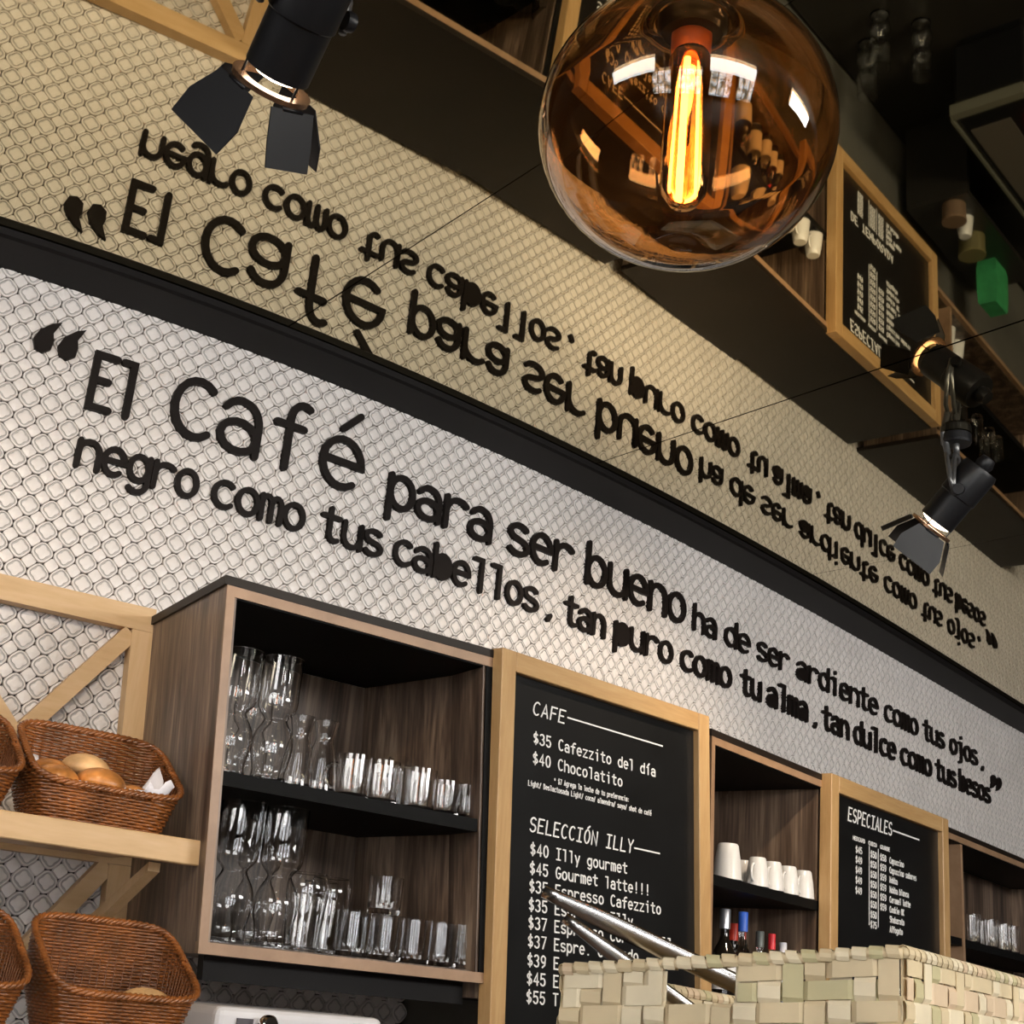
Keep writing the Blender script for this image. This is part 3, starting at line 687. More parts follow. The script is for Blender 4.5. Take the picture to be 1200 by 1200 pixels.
bottle(848,.05,.205,.022,dk,0,P_('silver_cap',(.55,.55,.6),.3,.8),'dark bottle with a silver cap and white label, nearest the large menu board',M_WHITE)
bottle(858,.10,.190,.020,dk,0,P_('red_cap',(.6,.04,.02)),'dark bottle with a red cap behind the silver-capped one',M_WHITE)
bottle(869,.07,.210,.020,cl,0,P_('blue_cap',(.05,.16,.7)),'clear bottle with a tall blue cap',M_WHITE)
bottle(889,.06,.180,.018,cl,0,P_('grey_cap',(.10,.11,.10)),'clear bottle with a dark grey cap',M_WHITE)
bottle(903,.06,.180,.016,am,0,P_('scarlet_cap',(.75,.03,.04)),'small amber bottle with a scarlet cap',M_WHITE)
bottle(916,.06,.168,.017,dk,0,P_('white_cap',(.7,.68,.72)),'small dark bottle with a white cap',M_WHITE)
bottle(936,.06,.184,.018,am,0,P_('gold_cap',(.8,.5,.12),.3,.7),'amber bottle with a gold cap',M_WHITE)
bottle(951,.08,.180,.015,cl,0,P_('clear_cap',(.3,.28,.26),.2),'slim clear bottle nearest the specials board')

# ================================================================== PINE LATTICE, SHELF, BASKETS
WC,WD=Vector((-.528,2.036,0)),Vector((-.716,1.918,0))
FL=Fr((-.528,2.036),(-.716,1.918),(-.53,.85),-.085)      # u runs left along the wall
lat=thing('wall_lattice','pale pine lattice frame with diagonal braces fixed to the tiles','wall frame',FL(.3,-.012,-.3))
# the lattice chord stands clear of the bulging wall
bw=.036; vd=-.030; ve=-.006
def bar(name,a,b_,wd,m,v0=vd,v1=ve):
    a=Vector(a);b_=Vector(b_); d=(b_-a).normalized(); nn=Vector((-d.y,d.x))*wd/2
    q=[a+nn,a-nn,b_-nn,b_+nn]; mb=MB(); mb.box([FL(p.x,v0,p.y) for p in q]+[FL(p.x,v1,p.y) for p in q]); 
    return mb.build(name,m,lat)
W2=.66
bar('frame_rail',(0,.494),(W2,.494),bw,M_PINE); bar('frame_rail',(0,.16),(W2,.16),bw,M_PINE); bar('frame_rail',(0,-.19),(W2,-.19),bw,M_PINE)
bar('frame_post',(.017,.4755),(.017,.1785),.034,M_PINEV); bar('frame_post',(.017,.1415),(.017,-.1715),.034,M_PINEV)
bar('frame_post',(W2-.02,.4755),(W2-.02,.1785),.040,M_PINEV); bar('frame_post',(W2-.02,.1415),(W2-.02,-.1715),.040,M_PINEV)
bar('brace',(.034,.470),(.19,.282),.024,M_PINE,vd+.002,ve-.002); bar('brace',(.172,.282),(.33,.470),.024,M_PINE,vd+.003,ve-.003)
bar('brace',(.034,.140),(.19,-.05),.024,M_PINE,vd+.002,ve-.002); bar('brace',(.172,-.05),(.33,.140),.024,M_PINE,vd+.003,ve-.003)
bar('brace',(.36,.470),(.50,.282),.024,M_PINE,vd+.002,ve-.002); bar('brace',(.48,.282),(.61,.470),.024,M_PINE,vd+.003,ve-.003)
# shelf frame: u to the left along the shelf, v towards the wall
FS=Fr((-.372,1.775),(-1.172,1.175),(-.6,.8),0)
SL=1.05
def shelf(name,lab,ztop,v0,v1,u0=-.0):
    r=thing(name,lab,'shelf',FS(.4,.1,ztop-.03))
    FS.box(MB(),.004,SL,v0+.016,v1,ztop-.016,ztop).build('shelf_board',M_PINE,r)
    mb=MB(); q=[FS(-.028,v0-.004,ztop-.027),FS(SL,v0-.004,ztop-.027),FS(SL,v0+.0155,ztop-.027),FS(-.016,v0+.0155,ztop-.027)]
    mb.box(q+[p+Vector((0,0,.031)) for p in q]); bevel(mb.build('front_lip',M_PINE,r),.0015,1); return r
S1=shelf('bread_shelf','pale pine shelf carrying the upper wicker baskets',.160,0,.20)
S2=shelf('bread_shelf','pale pine shelf under the lower wicker baskets',-.070,-.165,.0)
for u in (.012,.52):     # struts from the lattice to the shelf
    a,b_=FS(u,.215,.050),FS(u,.04,.1325); d=Vector((0,0,.010)); w_=FS.U*.008
    mb=MB(); mb.box([a-w_-d,a+w_-d,b_+w_-d*1.0,b_-w_-d,a-w_+d,a+w_+d,b_+w_+d*.1,b_-w_+d*.1]); mb.build('strut',M_PINEV,S1)

def basket_proto(name):
    Wt,D0,zf,zb_=.196,.124,.048,.132
    def per(a,z):  # a in 0..1 around; returns local x (left..right), y (depth), with flare
        k=.80+.20*min(1,z/.06)
        hx,hy=Wt/2*k,D0/2*k; ex=5.0
        c,s=math.cos(2*PI*a),math.sin(2*PI*a)
        den=(abs(c)**ex+abs(s)**ex)**(1/ex)
        return hx*c/den, hy*s/den
    def top(y): t=max(0,min(1,(y/(D0/2)+1)/2)); return zf+(zb_-zf)*t
    NS=58
    root=thing(name,'','basket',(0,0,0))
    wv=MB(); k=0; z=.003
    while z<zb_:
        run=[]; runs=[]
        for i in range(NS*2+1):
            a=i/(NS*2); x,y=per(a,z); 
            # outward normal
            x2,y2=per(a+.004,z); x1,y1=per(a-.004,z); nx,ny=(y2-y1),-(x2-x1); l=math.hypot(nx,ny); 
            o=.0014*math.cos(PI*(i/1.0)/1+PI*k) if i%2==0 else 0
            o=.0015*math.cos(PI*(i/2)+PI*k)
            p=(x+nx/l*o,y+ny/l*o,z)
            if z<top(y)-.003: run.append(p)
            else:
                if len(run)>2: runs.append(run)
                run=[]
        if len(run)>2: runs.append(run)
        for r_ in runs: wv.tube(r_,.0019,5,cap=False)
        z+=.0037; k+=1
    w_=wv.build('woven_side',M_WICKER,root,smooth=True); tag(w_,kind='stuff')
    st=MB()
    for i in range(NS):
        a=(i+.5)/NS*1.0; pts=[]
        x,y=per(a,.1); zt=top(y)
        for z in (.0,zt*.4,zt): x,y=per(a,z); pts.append((x,y,z))
        st.tube(pts,.0012,5)
    tag(st.build('stakes',M_WICKER_D,root,smooth=True),kind='stuff')
    rm=MB()
    for ph in range(3):
        pts=[]
        n=150
        for i in range(n):
            a=i/n; x,y=per(a,.13); zt=top(y)
            x2,y2=per(a+.004,.13); x1,y1=per(a-.004,.13); nx,ny=(y2-y1),-(x2-x1); l=math.hypot(nx,ny)
            an=2*PI*(30*a+ph/3); r_=.0026
            pts.append((x+nx/l*r_*math.cos(an),y+ny/l*r_*math.cos(an),zt+r_*math.sin(an)))
        rm.tube(pts,.0026,6,closed=True)
    rm.build('braided_rim',M_WICKER,root,smooth=True)
    bs=MB(); pts=[per(i/40,.0) for i in range(40)]
    bs.add([(x,y,.002) for x,y in pts]+[(x,y,.005) for x,y in pts],[tuple(reversed(range(40))),tuple(range(40,80))]+[(i,(i+1)%40,(i+1)%40+40,i+40) for i in range(40)]); bs.build('base',M_WICKER_D,root)
    return root
bk=basket_proto('wicker_basket')
ang=math.atan2(-FS.U.y,-FS.U.x)
blabs=['upper brown wicker basket full of buns on a white napkin','upper brown wicker basket cut off by the left edge of the photo','lower brown wicker basket with a single pale bun','lower brown wicker basket cut off by the left edge of the photo']
bpos=[(.094,.070,.1605),(.302,.070,.1605),(.094,-.082,-.0695),(.290,-.082,-.0695)]
for i,(u,v,z) in enumerate(bpos):
    o=bk if i==0 else copy_tree(bk)
    o.location=FS(u,v,z); o.rotation_euler=(0,0,ang)
    if i>=2: o.scale=(.88,1.05,.95)
    tag(o,blabs[i],'basket','wicker bread baskets')
def bun(px_u,v,z,r,label,m,rot=0,grp='buns in the upper basket'):
    mb=MB(); n=24; rows=12
    for i in range(rows+1):
        t=-PI/2+PI*i/rows
        for k in range(n):
            a=2*PI*k/n; rr=math.cos(t)*(1+.05*math.sin(3*a+rot)+.03*math.sin(5*a)); zz_=math.sin(t); zz_=zz_*.62 if zz_>0 else zz_*.38
            mb.v.append((r*rr*math.cos(a),r*rr*math.sin(a)*.92,r*(zz_+.38)))
    for i in range(rows):
        for k in range(n): mb.f.append((i*n+k,i*n+(k+1)%n,(i+1)*n+(k+1)%n,(i+1)*n+k)); mb.m.append(0)
    o=mb.build('bun',m,smooth=True); o.location=FS(px_u,v,z); o.rotation_euler=(.12*math.sin(rot),.1*math.cos(rot),rot); tag(o,label,'bread',grp); return o
bz=.1605+.006
bun(.158,.040,bz+.036,.029,'dark glossy bun at the left front of the upper basket',M_BUN,1)
bun(.150,.088,bz+.050,.027,'bun behind the dark glossy one in the upper basket',M_BUN,2)
bun(.103,.040,bz+.038,.032,'crusty brown bun in the middle front of the upper basket',M_BUN,3)
bun(.103,.095,bz+.060,.032,'paler bun on top at the back of the upper basket',M_BUNP,4)
bun(.055,.048,bz+.030,.027,'bun at the right of the upper basket, beside the napkin corner',M_BUN,5)
bun(.046,-.075,-.0695+.024,.032,'single pale flat bun at the right of the lower basket',M_BUNP,.5,'buns in the lower basket')
nk=MB(); n=26
for i in range(n+1):
    for j in range(n+1):
        u=.012+.172*i/n; v=.020+.098*j/n
        ex=min(u-.012,.184-u)/.03; ey=min(v-.02,.118-v)/.02; e_=max(0,1-min(ex,ey))
        z=bz+.020+.040*e_**1.5+.006*math.sin(i*1.3)*math.cos(j*.9)*(.4+e_)+ (.030 if (i<6 and 9<j<22) else 0)*(1-abs(j-15)/8)+(.022 if (i>21 and 14<j) else 0)
        z=min(z,.1605+.054+.05*((v-.02)/.098)) if not (i<6) else z
        nk.v.append(tuple(FS(u,v,z)))
for i in range(n):
    for j in range(n): a=i*(n+1)+j; nk.f.append((a,a+1,a+n+2,a+n+1)); nk.m.append(0)
o=nk.build('napkin',M_CLOTH,smooth=True,origin=tuple(FS(.1,.07,bz))); tag(o,'crumpled white napkin under the buns in the upper basket','napkin')
sm=o.modifiers.new('thick','SOLIDIFY'); sm.thickness=.0008

# ================================================================== PALM BASKET AND TONGS
Lp=ray(660,1130)*1.18; Kp=ray(1058,1108)*1.06; Rp=ray(1200,1150)*1.30
Lp2=Vector((Lp.x,Lp.y,0)); Kp2=Vector((Kp.x,Kp.y,0)); Rq=Vector((Rp.x,Rp.y,0)); R2=Kp2+(Rq-Kp2)*1.35
Bk2=Lp2+(R2-Kp2)
pb=thing('palm_basket','square plaited palm-leaf basket with a handle slot, in the foreground','basket',(Lp2+R2)/2+Vector((0,0,-.15)))
ZB=-.15; sp_=.0168; MP=[M_PALM,M_PALM,M_PALM,M_PALM2,M_PALM3,M_PALM4,M_PALM4]
hk=(.34,.53)    # handle slot along the front face as fractions (785..855 px)
def face(A,B,za,zb__,slot=None,sgn=1):
    L=(B-A).length; U=(B-A)/L; Nn=Vector((U.y,-U.x,0))*sgn
    nu=max(3,round(L/.0192)); du=L/nu; nz=int((max(za,zb__)-ZB)/sp_)
    rim=lambda u: za+(zb__-za)*(u/L)
    zr=lambda u,j: ZB+(rim(u)-.006-ZB)*(j/nz)
    def over(i,j): return ((i+2*j+(j//2))%4<2) if random.random()>.05 else ((i+j)%2==1)
    ov={(i,j):(1 if over(i,j) else -1) for i in range(nu) for j in range(nz)}
    def strip(pts,wv,name):
        # pts: list of (pos, off) ; wv: half-width vector(s)
        mb=MB()
        for k,(p,o_) in enumerate(pts):
            w2=wv; q=p+Nn*o_
            mb.v+= [tuple(q-w2+Nn*.0004),tuple(q+w2+Nn*.0004),tuple(q+w2-Nn*.0004),tuple(q-w2-Nn*.0004)]
        m=len(pts)
        for k in range(m-1):
            for e in range(4): a=4*k+e;b=4*k+(e+1)%4; mb.f.append((a,b,b+4,a+4)); mb.m.append(0)
        mb.f+=[(3,2,1,0),(4*m-4,4*m-3,4*m-2,4*m-1)]; mb.m+=[0,0]
        mb.build(name,random.choice(MP),pb)
    inslot=lambda i,j: slot is not None and slot[0]*L<(i+.5)*du<slot[1]*L and j in (nz-2,nz-1)
    for i in range(nu):
        u=(i+.5)*du; pts=[]; jt=random.uniform(-.001,.001)
        for j in range(nz):
            if inslot(i,j): 
                pts.append((A+U*(u+jt)+Vector((0,0,zr(u,j)-.001)),0)); break
            o_=.0021*ov[(i,j)]; z0,z1=zr(u,j),zr(u,j+1)
            pts+= [(A+U*(u+jt)+Vector((0,0,z0+(z1-z0)*.2)),o_),(A+U*(u+jt)+Vector((0,0,z0+(z1-z0)*.8)),o_)]
        strip(pts,U*(du*.485*random.uniform(.84,1)),'palm_strip')
    for j in range(nz):
        segs=[[]]
        for i in range(nu):
            if inslot(i,j): 
                if segs[-1]: segs.append([])
                continue
            o_=-.0021*ov[(i,j)]; u0,u1=(i+.18)*du,(i+.82)*du; zc=lambda u:(zr(u,j)+zr(u,j+1))/2
            segs[-1]+= [(A+U*u0+Vector((0,0,zc(u0))),o_),(A+U*u1+Vector((0,0,zc(u1))),o_)]
        for sg in segs:
            if len(sg)>1: strip(sg,Vector((0,0,(sp_*.485)*random.uniform(.86,1))),'palm_strip')
    # rim: flat bundle and slanted wraps
    rb=MB(); pts=[A+U*(L*k/12)+Vector((0,0,rim(L*k/12)-.005+.001*math.sin(k*1.9))) for k in range(13)]
    rb.tube(pts,.0043,8); rb.build('rim_core',M_PALM,pb,smooth=True)
    nw=int(L/.0125)
    for k in range(nw):
        u=(k+.5)*L/nw; c=A+U*u+Vector((0,0,rim(u)-.005)); wb=MB(); r_=.0055; hw=.0054*random.uniform(.85,1.1); sl=.0022*random.uniform(.2,1.5)
        ring=[]
        for q in range(9):
            a=-.75*PI+1.5*PI*q/8+PI/2; d=Nn*math.cos(a)*r_+Vector((0,0,1))*math.sin(a)*r_*1.05; sh=U*sl*(-math.sin(a))
            ring.append((c+d+sh-U*hw,c+d+sh+U*hw,c+d*.93+sh+U*hw,c+d*.93+sh-U*hw))
        # tail of the wrap down the outside
        for p4 in ring: wb.v+=[tuple(p) for p in p4]
        for q in range(8):
            for e in range(4): a=4*q+e;b=4*q+(e+1)%4; wb.f.append((a,b,b+4,a+4)); wb.m.append(0)
        wb.build('rim_wrap',random.choice(MP),pb)
face(Lp2,Kp2,Lp.z,Kp.z,hk,1)
face(Kp2,R2,Kp.z,Kp.z-.004,None,1)
Bk=Bk2
face(Bk,R2,Lp.z-.01,Kp.z-.004,None,-1)
face(Lp2,Bk,Lp.z,Lp.z-.01,None,-1)
MB().box([Lp2+Vector((.003,.003,ZB)),Kp2+Vector((0,.004,ZB)),R2+Vector((-.004,0,ZB)),Bk+Vector((0,-.004,ZB))]+[p+Vector((0,0,ZB+.004)) for p in (Lp2+Vector((.003,.003,0)),Kp2+Vector((0,.004,0)),R2+Vector((-.004,0,0)),Bk+Vector((0,-.004,0)))]).build('base',M_PALM,pb)
# display counter it stands on
dc=thing('display_counter','dark counter under the palm basket','counter',((Lp2+R2)/2)+Vector((0,0,-H)))
cx,cy=((Lp2+R2)/2).x,((Lp2+R2)/2).y
MB().abox(cx-.30,cx+.75,cy-.28,cy+.22,-.20,ZB-.0005).build('counter_top',M_COUNTER,dc)
MB().abox(cx-.27,cx+.72,cy-.25,cy+.19,-H,-.2005).build('counter_body',M_PLASTER,dc)
tg=thing('serving_tongs','stainless steel serving tongs leaning out of the palm basket','tongs',ray(905,1172)*1.24)
def arm(a,b_,w_,name,th=.0010,bow=.008):
    a=Vector(a);b_=Vector(b_); d=(b_-a).normalized(); side=d.cross(F0).normalized(); out=side.cross(d).normalized()
    mb=MB(); n=14; sec=7
    for i in range(n+1):
        t=i/n; c=a+(b_-a)*t; ww=w_*(.62+.38*min(1,t*4)) if t<.25 else w_
        rr=ww/2
        for k in range(sec+1):
            an=-1.25+2.5*k/sec; mb.v.append(tuple(c+side*rr*math.sin(an)/.95+out*(-bow*math.cos(an))))
    for i in range(n):
        for k in range(sec): p=i*(sec+1)+k; mb.f.append((p,p+1,p+sec+2,p+sec+1)); mb.m.append(0)
    o=mb.build(name,M_STEEL,tg,smooth=True); s_=o.modifiers.new('thick','SOLIDIFY'); s_.thickness=th; return o
arm(ray(637,1044)*1.30,ray(912,1176)*1.245,.0172,'arm',bow=.0035)
arm(ray(662,1075)*1.33,ray(892,1246)*1.27,.015,'arm',bow=.003)
MB().tube([ray(905,1176)*1.235,ray(890,1240)*1.27],.006,12).build('hinge',M_CHROME,tg,smooth=50)

# ================================================================== WHITE APPLIANCE UNDER THE FIRST CABINET
a0=ray(256,1174)*1.62; a1=ray(452,1184)*1.78
d=Vector((a1.x-a0.x,a1.y-a0.y,0)); FA=Fr((a0.x,a0.y),(a1.x,a1.y),(-.6,.8),0)
zt=a0.z; LA=d.length
ap=thing('white_appliance','white enamel appliance with a chrome knob below the glass cabinet','appliance',FA(LA/2,.1,zt-.45))
bevel(FA.box(MB(),0,LA,0,.22,zt-.42,zt-.004).build('housing',M_ENAMEL,ap),.010,3)
FA.box(MB(),LA*.80,LA*.99,-.003,-.0005,zt-.30,zt-.012).build('side_door',plain('pale_glass_door',(.62,.70,.72),.1),ap)
FA.box(MB(),.028,.050,-.004,-.0005,zt-.032,zt-.016).build('badge',plain('dark_badge',(.08,.07,.08),.4),ap)
kb=MB(); kM=Matrix.Translation(FA(.062,-.001,zt-.022))@Matrix.Rotation(math.atan2(FA.U.y,FA.U.x),4,'Z')@Matrix.Rotation(PI/2,4,'X')
kb.lathe([(0,0),(.008,0),(.008,.012),(.0125,.013),(.0125,.020),(.010,.023),(0,.023)],20,kM); kb.build('knob',M_CHROME,ap,smooth=40)
a2=ray(205,1182)*1.80
bx=thing('white_appliance','white enamel box left of the appliance with the chrome knob','appliance',FA(-.075,.12,zt-.45))
bevel(FA.box(MB(),-.110,-.012,.10,.24,zt-.42,zt-.006).build('housing',M_ENAMEL,bx),.008,3)
ct=thing('back_counter','dark back counter running along the wall','counter',wp(SLEN*.5,-H,.3))
mb=MB(); n=30
for i in range(n+1):
    s=.35+(SLEN-.4)*i/n
    for off,z in ((.02,-.72),(.58,-.72),(.58,-.68),(.02,-.68)): mb.v.append(tuple(wp(s,z,off)))
for i in range(n):
    for k in range(4): a=i*4+k;b2=i*4+(k+1)%4; mb.f.append((a,b2,b2+4,a+4)); mb.m.append(0)
mb.build('counter_top',M_COUNTER,ct,smooth=40)
mb=MB()
for i in range(n+1):
    s=.40+(SLEN-.5)*i/n
    for off,z in ((.02,-H),(.54,-H),(.54,-.721),(.02,-.721)): mb.v.append(tuple(wp(s,z,off)))
for i in range(n):
    for k in range(4): a=i*4+k;b2=i*4+(k+1)%4; mb.f.append((a,b2,b2+4,a+4)); mb.m.append(0)
mb.build('counter_body',M_WALNUT,ct,smooth=40)
# splashback below the units
mb=MB()
s0=s_of_t(-.10)
for i in range(n+1):
    s=s0+(SLEN-s0-.02)*i/n
    for off,z in ((.001,-.679),(.012,-.679),(.012,.008),(.001,.008)): mb.v.append(tuple(wp(s,z,off)))
for i in range(n):
    for k in range(4): a=i*4+k;b2=i*4+(k+1)%4; mb.f.append((a,b2,b2+4,a+4)); mb.m.append(0)
tag(mb.build('trim_2',M_GREY,smooth=40),'grey splashback under the wall cabinets',kind='structure')

# things on the back counter that only the ceiling mirror shows
def wf(t,off):
    s=s_of_t(t); T,Nn=wall_tn(s); P=wp(s,0,off); return Fr((P.x,P.y),(P.x+T.x,P.y+T.y),(-Nn.x,-Nn.y),0)
FM=wf(.86,.53)
mc=thing('coffee_machine','dark coffee machine with a steel edge and red light, mirrored in the ceiling','coffee machine',FM(.25,.15,-.68))
bevel(FM.box(MB(),0,.72,0,.20,-.64,-.40).build('housing',M_LAMP,mc),.01,2)
fr=MB(); FM.box(fr,-.006,.726,-.012,.0,-.425,-.392); FM.box(fr,-.030,-.002,.0,.20,-.425,-.392); FM.box(fr,-.004,.724,.201,.208,-.425,-.392); fr.build('steel_edge',plain('dull_steel',(.42,.42,.34),.35,.7),mc)
FM.box(MB(),.07,.65,.07,.18,-.3995,-.396).build('warming_tray',plain('dull_tray',(.12,.105,.09),.4),mc)
for a in (.03,.65): FM.box(MB(),a,a+.03,.02,.18,-.6795,-.6405).build('foot',M_LAMP,mc)
MB().lathe([(0,0),(.008,0),(.008,.004),(0,.005)],14,Matrix.Translation(FM(.10,.03,-.3998))).build('indicator_light',M_LED,mc)
ZC=-.6795
def on_counter(name,t,off,parts,label,cat,group=None):
    s=s_of_t(t); P=wp(s,ZC,off); r=thing(name,label,cat,P,group); T=Matrix.Translation(P)
    for nm,prof,m in parts: MB().lathe(prof,24,T).build(nm,m,r,smooth=45)
    return r,P
for i,(t,off) in enumerate([(.74,.20),(.80,.12),(.80,.28)]):
    o=copy_tree(protos['tall_hurricane_glass']); o.location=wp(s_of_t(t),ZC,off); o.name='tall_hurricane_glass'
    tag(o,['hurricane glass on the back counter nearest the globe lamp in the mirror','hurricane glass on the back counter nearest the room','hurricane glass on the back counter close to the splashback'][i],'glass','glasses on the back counter')
sh=thing('condiment_riser','dark riser on the back counter carrying a cup and tins','riser',wp(s_of_t(1.30),ZC,.12))
FR=wf(1.08,.235)
FR.box(MB(),0,.58,0,.19,-.405,-.390).build('top_board',M_COUNTER,sh)
for a in (0,.565): FR.box(MB(),a,a+.015,.0,.19,ZC,-.4055).build('side_board',M_COUNTER,sh)
o=copy_tree(cup0); o.location=FR(.13,.06,-.3895); o.scale=(1.1,1.1,1.1); tag(o,'white cup on the riser, mirrored above the menu board','cup')
for i,(u,v,r,h,c) in enumerate([(.045,.06,.035,.05,(.16,.10,.06)),(.24,.08,.040,.06,(.14,.12,.05))]):
    P=FR(u,v,-.3895); t_=thing('tin',['brown tin on the riser beside the white cup','olive tin on the riser behind the white cup'][i],'tin',P,'tins on the riser')
    MB().lathe([(0,.0),(r,0),(r,h),(0,h)],24,Matrix.Translation(P)).build('body',plain('tin_%d'%i,c,.5),t_,smooth=40)
    MB().lathe([(0,h+.0003),(r*1.04,h+.0003),(r*1.04,h+.008),(0,h+.008)],24,Matrix.Translation(P)).build('lid',plain('tin_lid_%d'%i,tuple(x*1.3 for x in c),.4),t_,smooth=40)
P=FR(.44,.09,-.3895)
gb=thing('green_packet','bright green packet on the riser, mirrored at the right of the photo','packet',P)
mb=MB(); q=[]
for z,w_,d_ in ((0,.050,.028),(.02,.053,.032),(.08,.052,.032),(.115,.050,.030),(.120,.050,.026)):
    for sx,sy in ((-1,-1),(1,-1),(1,1),(-1,1)): q.append(FR(.44+sx*w_,.09+sy*d_,-.3895+z*1.3))
mb.add(q,[(3,2,1,0)]+[(4*i+k,4*i+(k+1)%4,4*i+4+(k+1)%4,4*i+4+k) for i in range(4) for k in range(4)]+[(16,17,18,19)])
mb.build('pouch',plain('green_foil',(.05,.33,.12),.4,noise=.2,scale=30),gb)

# ================================================================== SPOTLIGHTS
def spot_lamp():
    r=thing('spotlight','','spotlight',(0,0,0))
    # local frame: pivot at origin, barrel axis -Z, ceiling above
    MB().lathe([(0,.062),(.030,.062),(.033,.055),(.033,.0),(.031,-.002),(.031,-.0545),(.029,-.0555),(0,-.052)],28).build('barrel',M_LAMP,r,smooth=35)
    MB().lathe([(0,.063),(.014,.063),(.016,.070),(.012,.082),(0,.084)],16).build('lamp_holder',M_LAMP,r,smooth=35)
    ln=MB().lathe([(0,-.064),(.012,-.062),(.020,-.0595),(.0265,-.0560)],20).build('lens',M_LENS,r,smooth=True)
    mb=MB(); mb.lathe([(.027,-.066),(.0385,-.066),(.0385,-.071),(.027,-.071)],28,closed=True); mb.build('accessory_ring',plain('brass_lit_ring',(.25,.14,.08),.25,.8) if 'brass_lit_ring' not in bpy.data.materials else bpy.data.materials['brass_lit_ring'],r,smooth=40)
    for k in range(3):
        a=2*PI*k/3+.9; MB().tube([(.0298*math.cos(a),.0298*math.sin(a),-.045),(.0298*math.cos(a),.0298*math.sin(a),-.0665)],.0013,6).build('ring_post',M_LAMP,r)
    for k in range(4):
        a=PI/2*k+.3; big=(k%2==0); tilt=.40 if big else .48
        c,s=math.cos(a),math.sin(a); tx=Vector((-s,c,0)); ox=Vector((c,s,0)); dn=(ox*math.sin(tilt)+Vector((0,0,-1))*math.cos(tilt))
        h0=ox*.0385+Vector((0,0,-.073)); wa=.026; wb=.040 if big else .027; ln_=.060 if big else .054
        pts=[(-wa,0),(wa,0),(wb,ln_*.55),(wb*.96,ln_),(-wb*.96,ln_),(-wb,ln_*.55)]
        n_=tx.cross(dn); q=[h0+tx*x+dn*y for x,y in pts]
        mb=MB(); mb.add([p+n_*.0006 for p in q]+[p-n_*.0006 for p in q],[(0,1,2,3,4,5),(11,10,9,8,7,6)]+[(i,i+6,(i+1)%6+6,(i+1)%6) for i in range(6)])
        bd=mb.build('barn_door',M_LAMP,r)
        hb=MB(); hb.tube([h0-tx*.012,h0+tx*.012],.0022,8); hb.build('hinge',M_LAMP,bd,smooth=True)
    for sx in (-1,1):
        MB().lathe([(0,0),(.009,0),(.010,.004),(.009,.009),(0,.009)],14,Matrix.Translation((sx*.0395,0,.012))@Matrix.Rotation(sx*PI/2,4,'Y')).build('knob',M_LAMP,r,smooth=40)
    return r
def mount(P,aim,label,first=None,z_yoke=.06,roll=0.0,power=9):
    P=Vector(P); d=(Vector(aim)-P).normalized()
    o=first if first else copy_tree(SP)
    o.location=P; q=(-d).to_track_quat('Z','Y'); o.rotation_euler=(q.to_matrix()@Matrix.Rotation(roll,3,'Z')).to_euler(); tag(o,label,'spotlight','ceiling spotlights')
    # yoke and stem up to the ceiling: an arm of its own thing, fixed to the lamp
    x=(q.to_matrix()@Matrix.Rotation(roll,3,'Z'))@Vector((1,0,0)); 
    inv=Matrix.Translation(P)@o.rotation_euler.to_matrix().to_4x4(); inv=inv.inverted()
    yk=MB(); top=P+Vector((0,0,min(.075,.985-P.z)))
    a,b_=P+x*.043,P-x*.043; up=Vector((0,0,1))
    pts=[a,a+up*.035+x*.002,top+x*.022,top-x*.022,b_+up*.035-x*.002,b_]
    yk.tube([inv@p for p in pts],.0040,8); yk.tube([inv@top,inv@Vector((top.x,top.y,.996))],.0055,10); 
    k=bpy.data.meshes.new('yoke'); k.from_pydata(yk.v,[],yk.f); k.materials.append(bpy.data.materials.get('grey_yoke') or plain('grey_yoke',(.10,.10,.10),.3,.5))
    k.polygons.foreach_set('use_smooth',[True]*len(k.polygons)); ko=bpy.data.objects.new('yoke',k); C.objects.link(ko); ko.parent=o
    cn=MB(); cn.lathe([(0,.982),(.024,.982),(.026,.986),(.026,.9985),(0,.9985)],24,inv@Matrix.Translation((top.x,top.y,0)))
    k=bpy.data.meshes.new('canopy'); k.from_pydata(cn.v,[],cn.f); k.materials.append(M_LAMP); ko=bpy.data.objects.new('canopy',k); C.objects.link(ko); ko.parent=o
    sl=spot('spotlight_beam',P+d*.070,aim,power,WARM,115,.8,.02)
    return o
SP=spot_lamp()
PL=ray(354,20)*1.25; PR=ray(1122,582)*2.36
mount(PL,PL+Vector((-.42,.70,-.62)),'black barn-door spotlight hanging at the top left',first=SP,roll=.2,power=11)
mount(PR,PR+Vector((-.45,.42,-.62)),'black barn-door spotlight hanging at the right, beside the mirrored menu board',roll=.4,power=14)

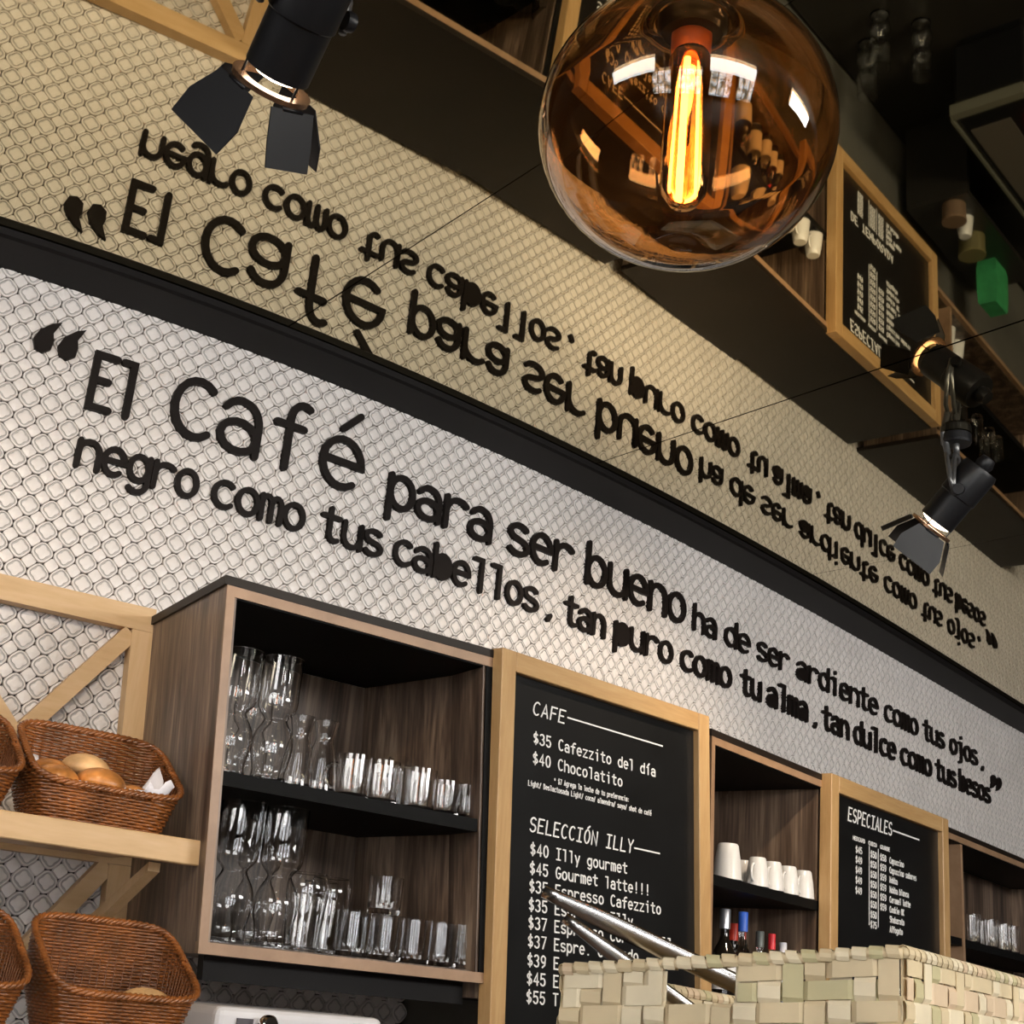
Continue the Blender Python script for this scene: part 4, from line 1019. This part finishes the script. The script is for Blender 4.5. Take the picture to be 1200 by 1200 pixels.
# ================================================================== GLOBE LAMP
GC=ray(805,151)*.905
gp=thing('globe_pendant','large smoked amber glass globe pendant with a glowing filament','pendant lamp',GC)
Tg=Matrix.Translation(GC); RG=.0975
prof=[]
for i in range(33):
    a=-PI/2+(PI-.30)*i/32; rr=RG*math.cos(a); z=RG*.93*math.sin(a)
    if rr<.03: z+= .004*(1-rr/.03)
    prof.append((max(rr,0),z))
top_r,top_z=prof[-1]
prof+=[(top_r*.96,top_z+.006),(top_r*.96,top_z+.020)]
inner=[]
for i,(r_,z) in enumerate(prof):
    inner.append((max(r_-.0022,0) if r_>0 else 0, z+(.0022 if z<0 else -.0016 if i<33 else 0)))
inner[-1]=(prof[-1][0]-.0022,prof[-1][1])
MB().lathe(prof+inner[::-1],64,Tg).build('glass_globe',M_AMBER,gp,smooth=60)
MB().lathe([(0,.075),(.021,.075),(.024,.080),(.024,.118),(.018,.130),(.006,.140),(0,.140)],28,Tg).build('socket',M_LAMP,gp,smooth=35)
MB().lathe([(0,.054),(.012,.055),(.0135,.060),(.0135,.0745),(0,.0745)],24,Tg).build('bulb_base',plain('orange_lit_base',(.55,.14,.04),.4,.3),gp,smooth=40)  # the filament's orange light is put into the base colour
MB().tube([GC+Vector((0,0,.1405)),Vector((GC.x,GC.y,.9985))],.0035,10).build('cord',M_LAMP,gp,smooth=True)
fl=MB()
for k in range(5):
    a=2*PI*k/5+.5; r_=.0095
    fl.tube([GC+Vector((r_*.75*math.cos(a),r_*.75*math.sin(a),.050)),GC+Vector((r_*math.cos(a),r_*math.sin(a),-.048))],.0024 if k in (1,3) else .0011,8)
fl.build('filament',M_FIL,gp)
tb=[(.0125,.056),(.0150,.048),(.0160,.02),(.0160,-.035),(.0145,-.048),(.009,-.056),(0,-.058)]
MB().lathe(tb+[(max(q-.0008,0),z+(.0008 if q<.01 else 0)) for q,z in tb[::-1]],32,Tg).build('bulb_tube',M_TUBE,gp,smooth=True)
MB().tube([GC+Vector((0,0,.054)),GC+Vector((0,0,-.012))],[.004,.002],10).build('filament_stem',M_TUBE,gp,smooth=True)

# ================================================================== lift everything to eye height
bpy.context.view_layer.update()
for o in list(bpy.data.objects):
    if o.parent is None and o is not cam: o.location.z+=H
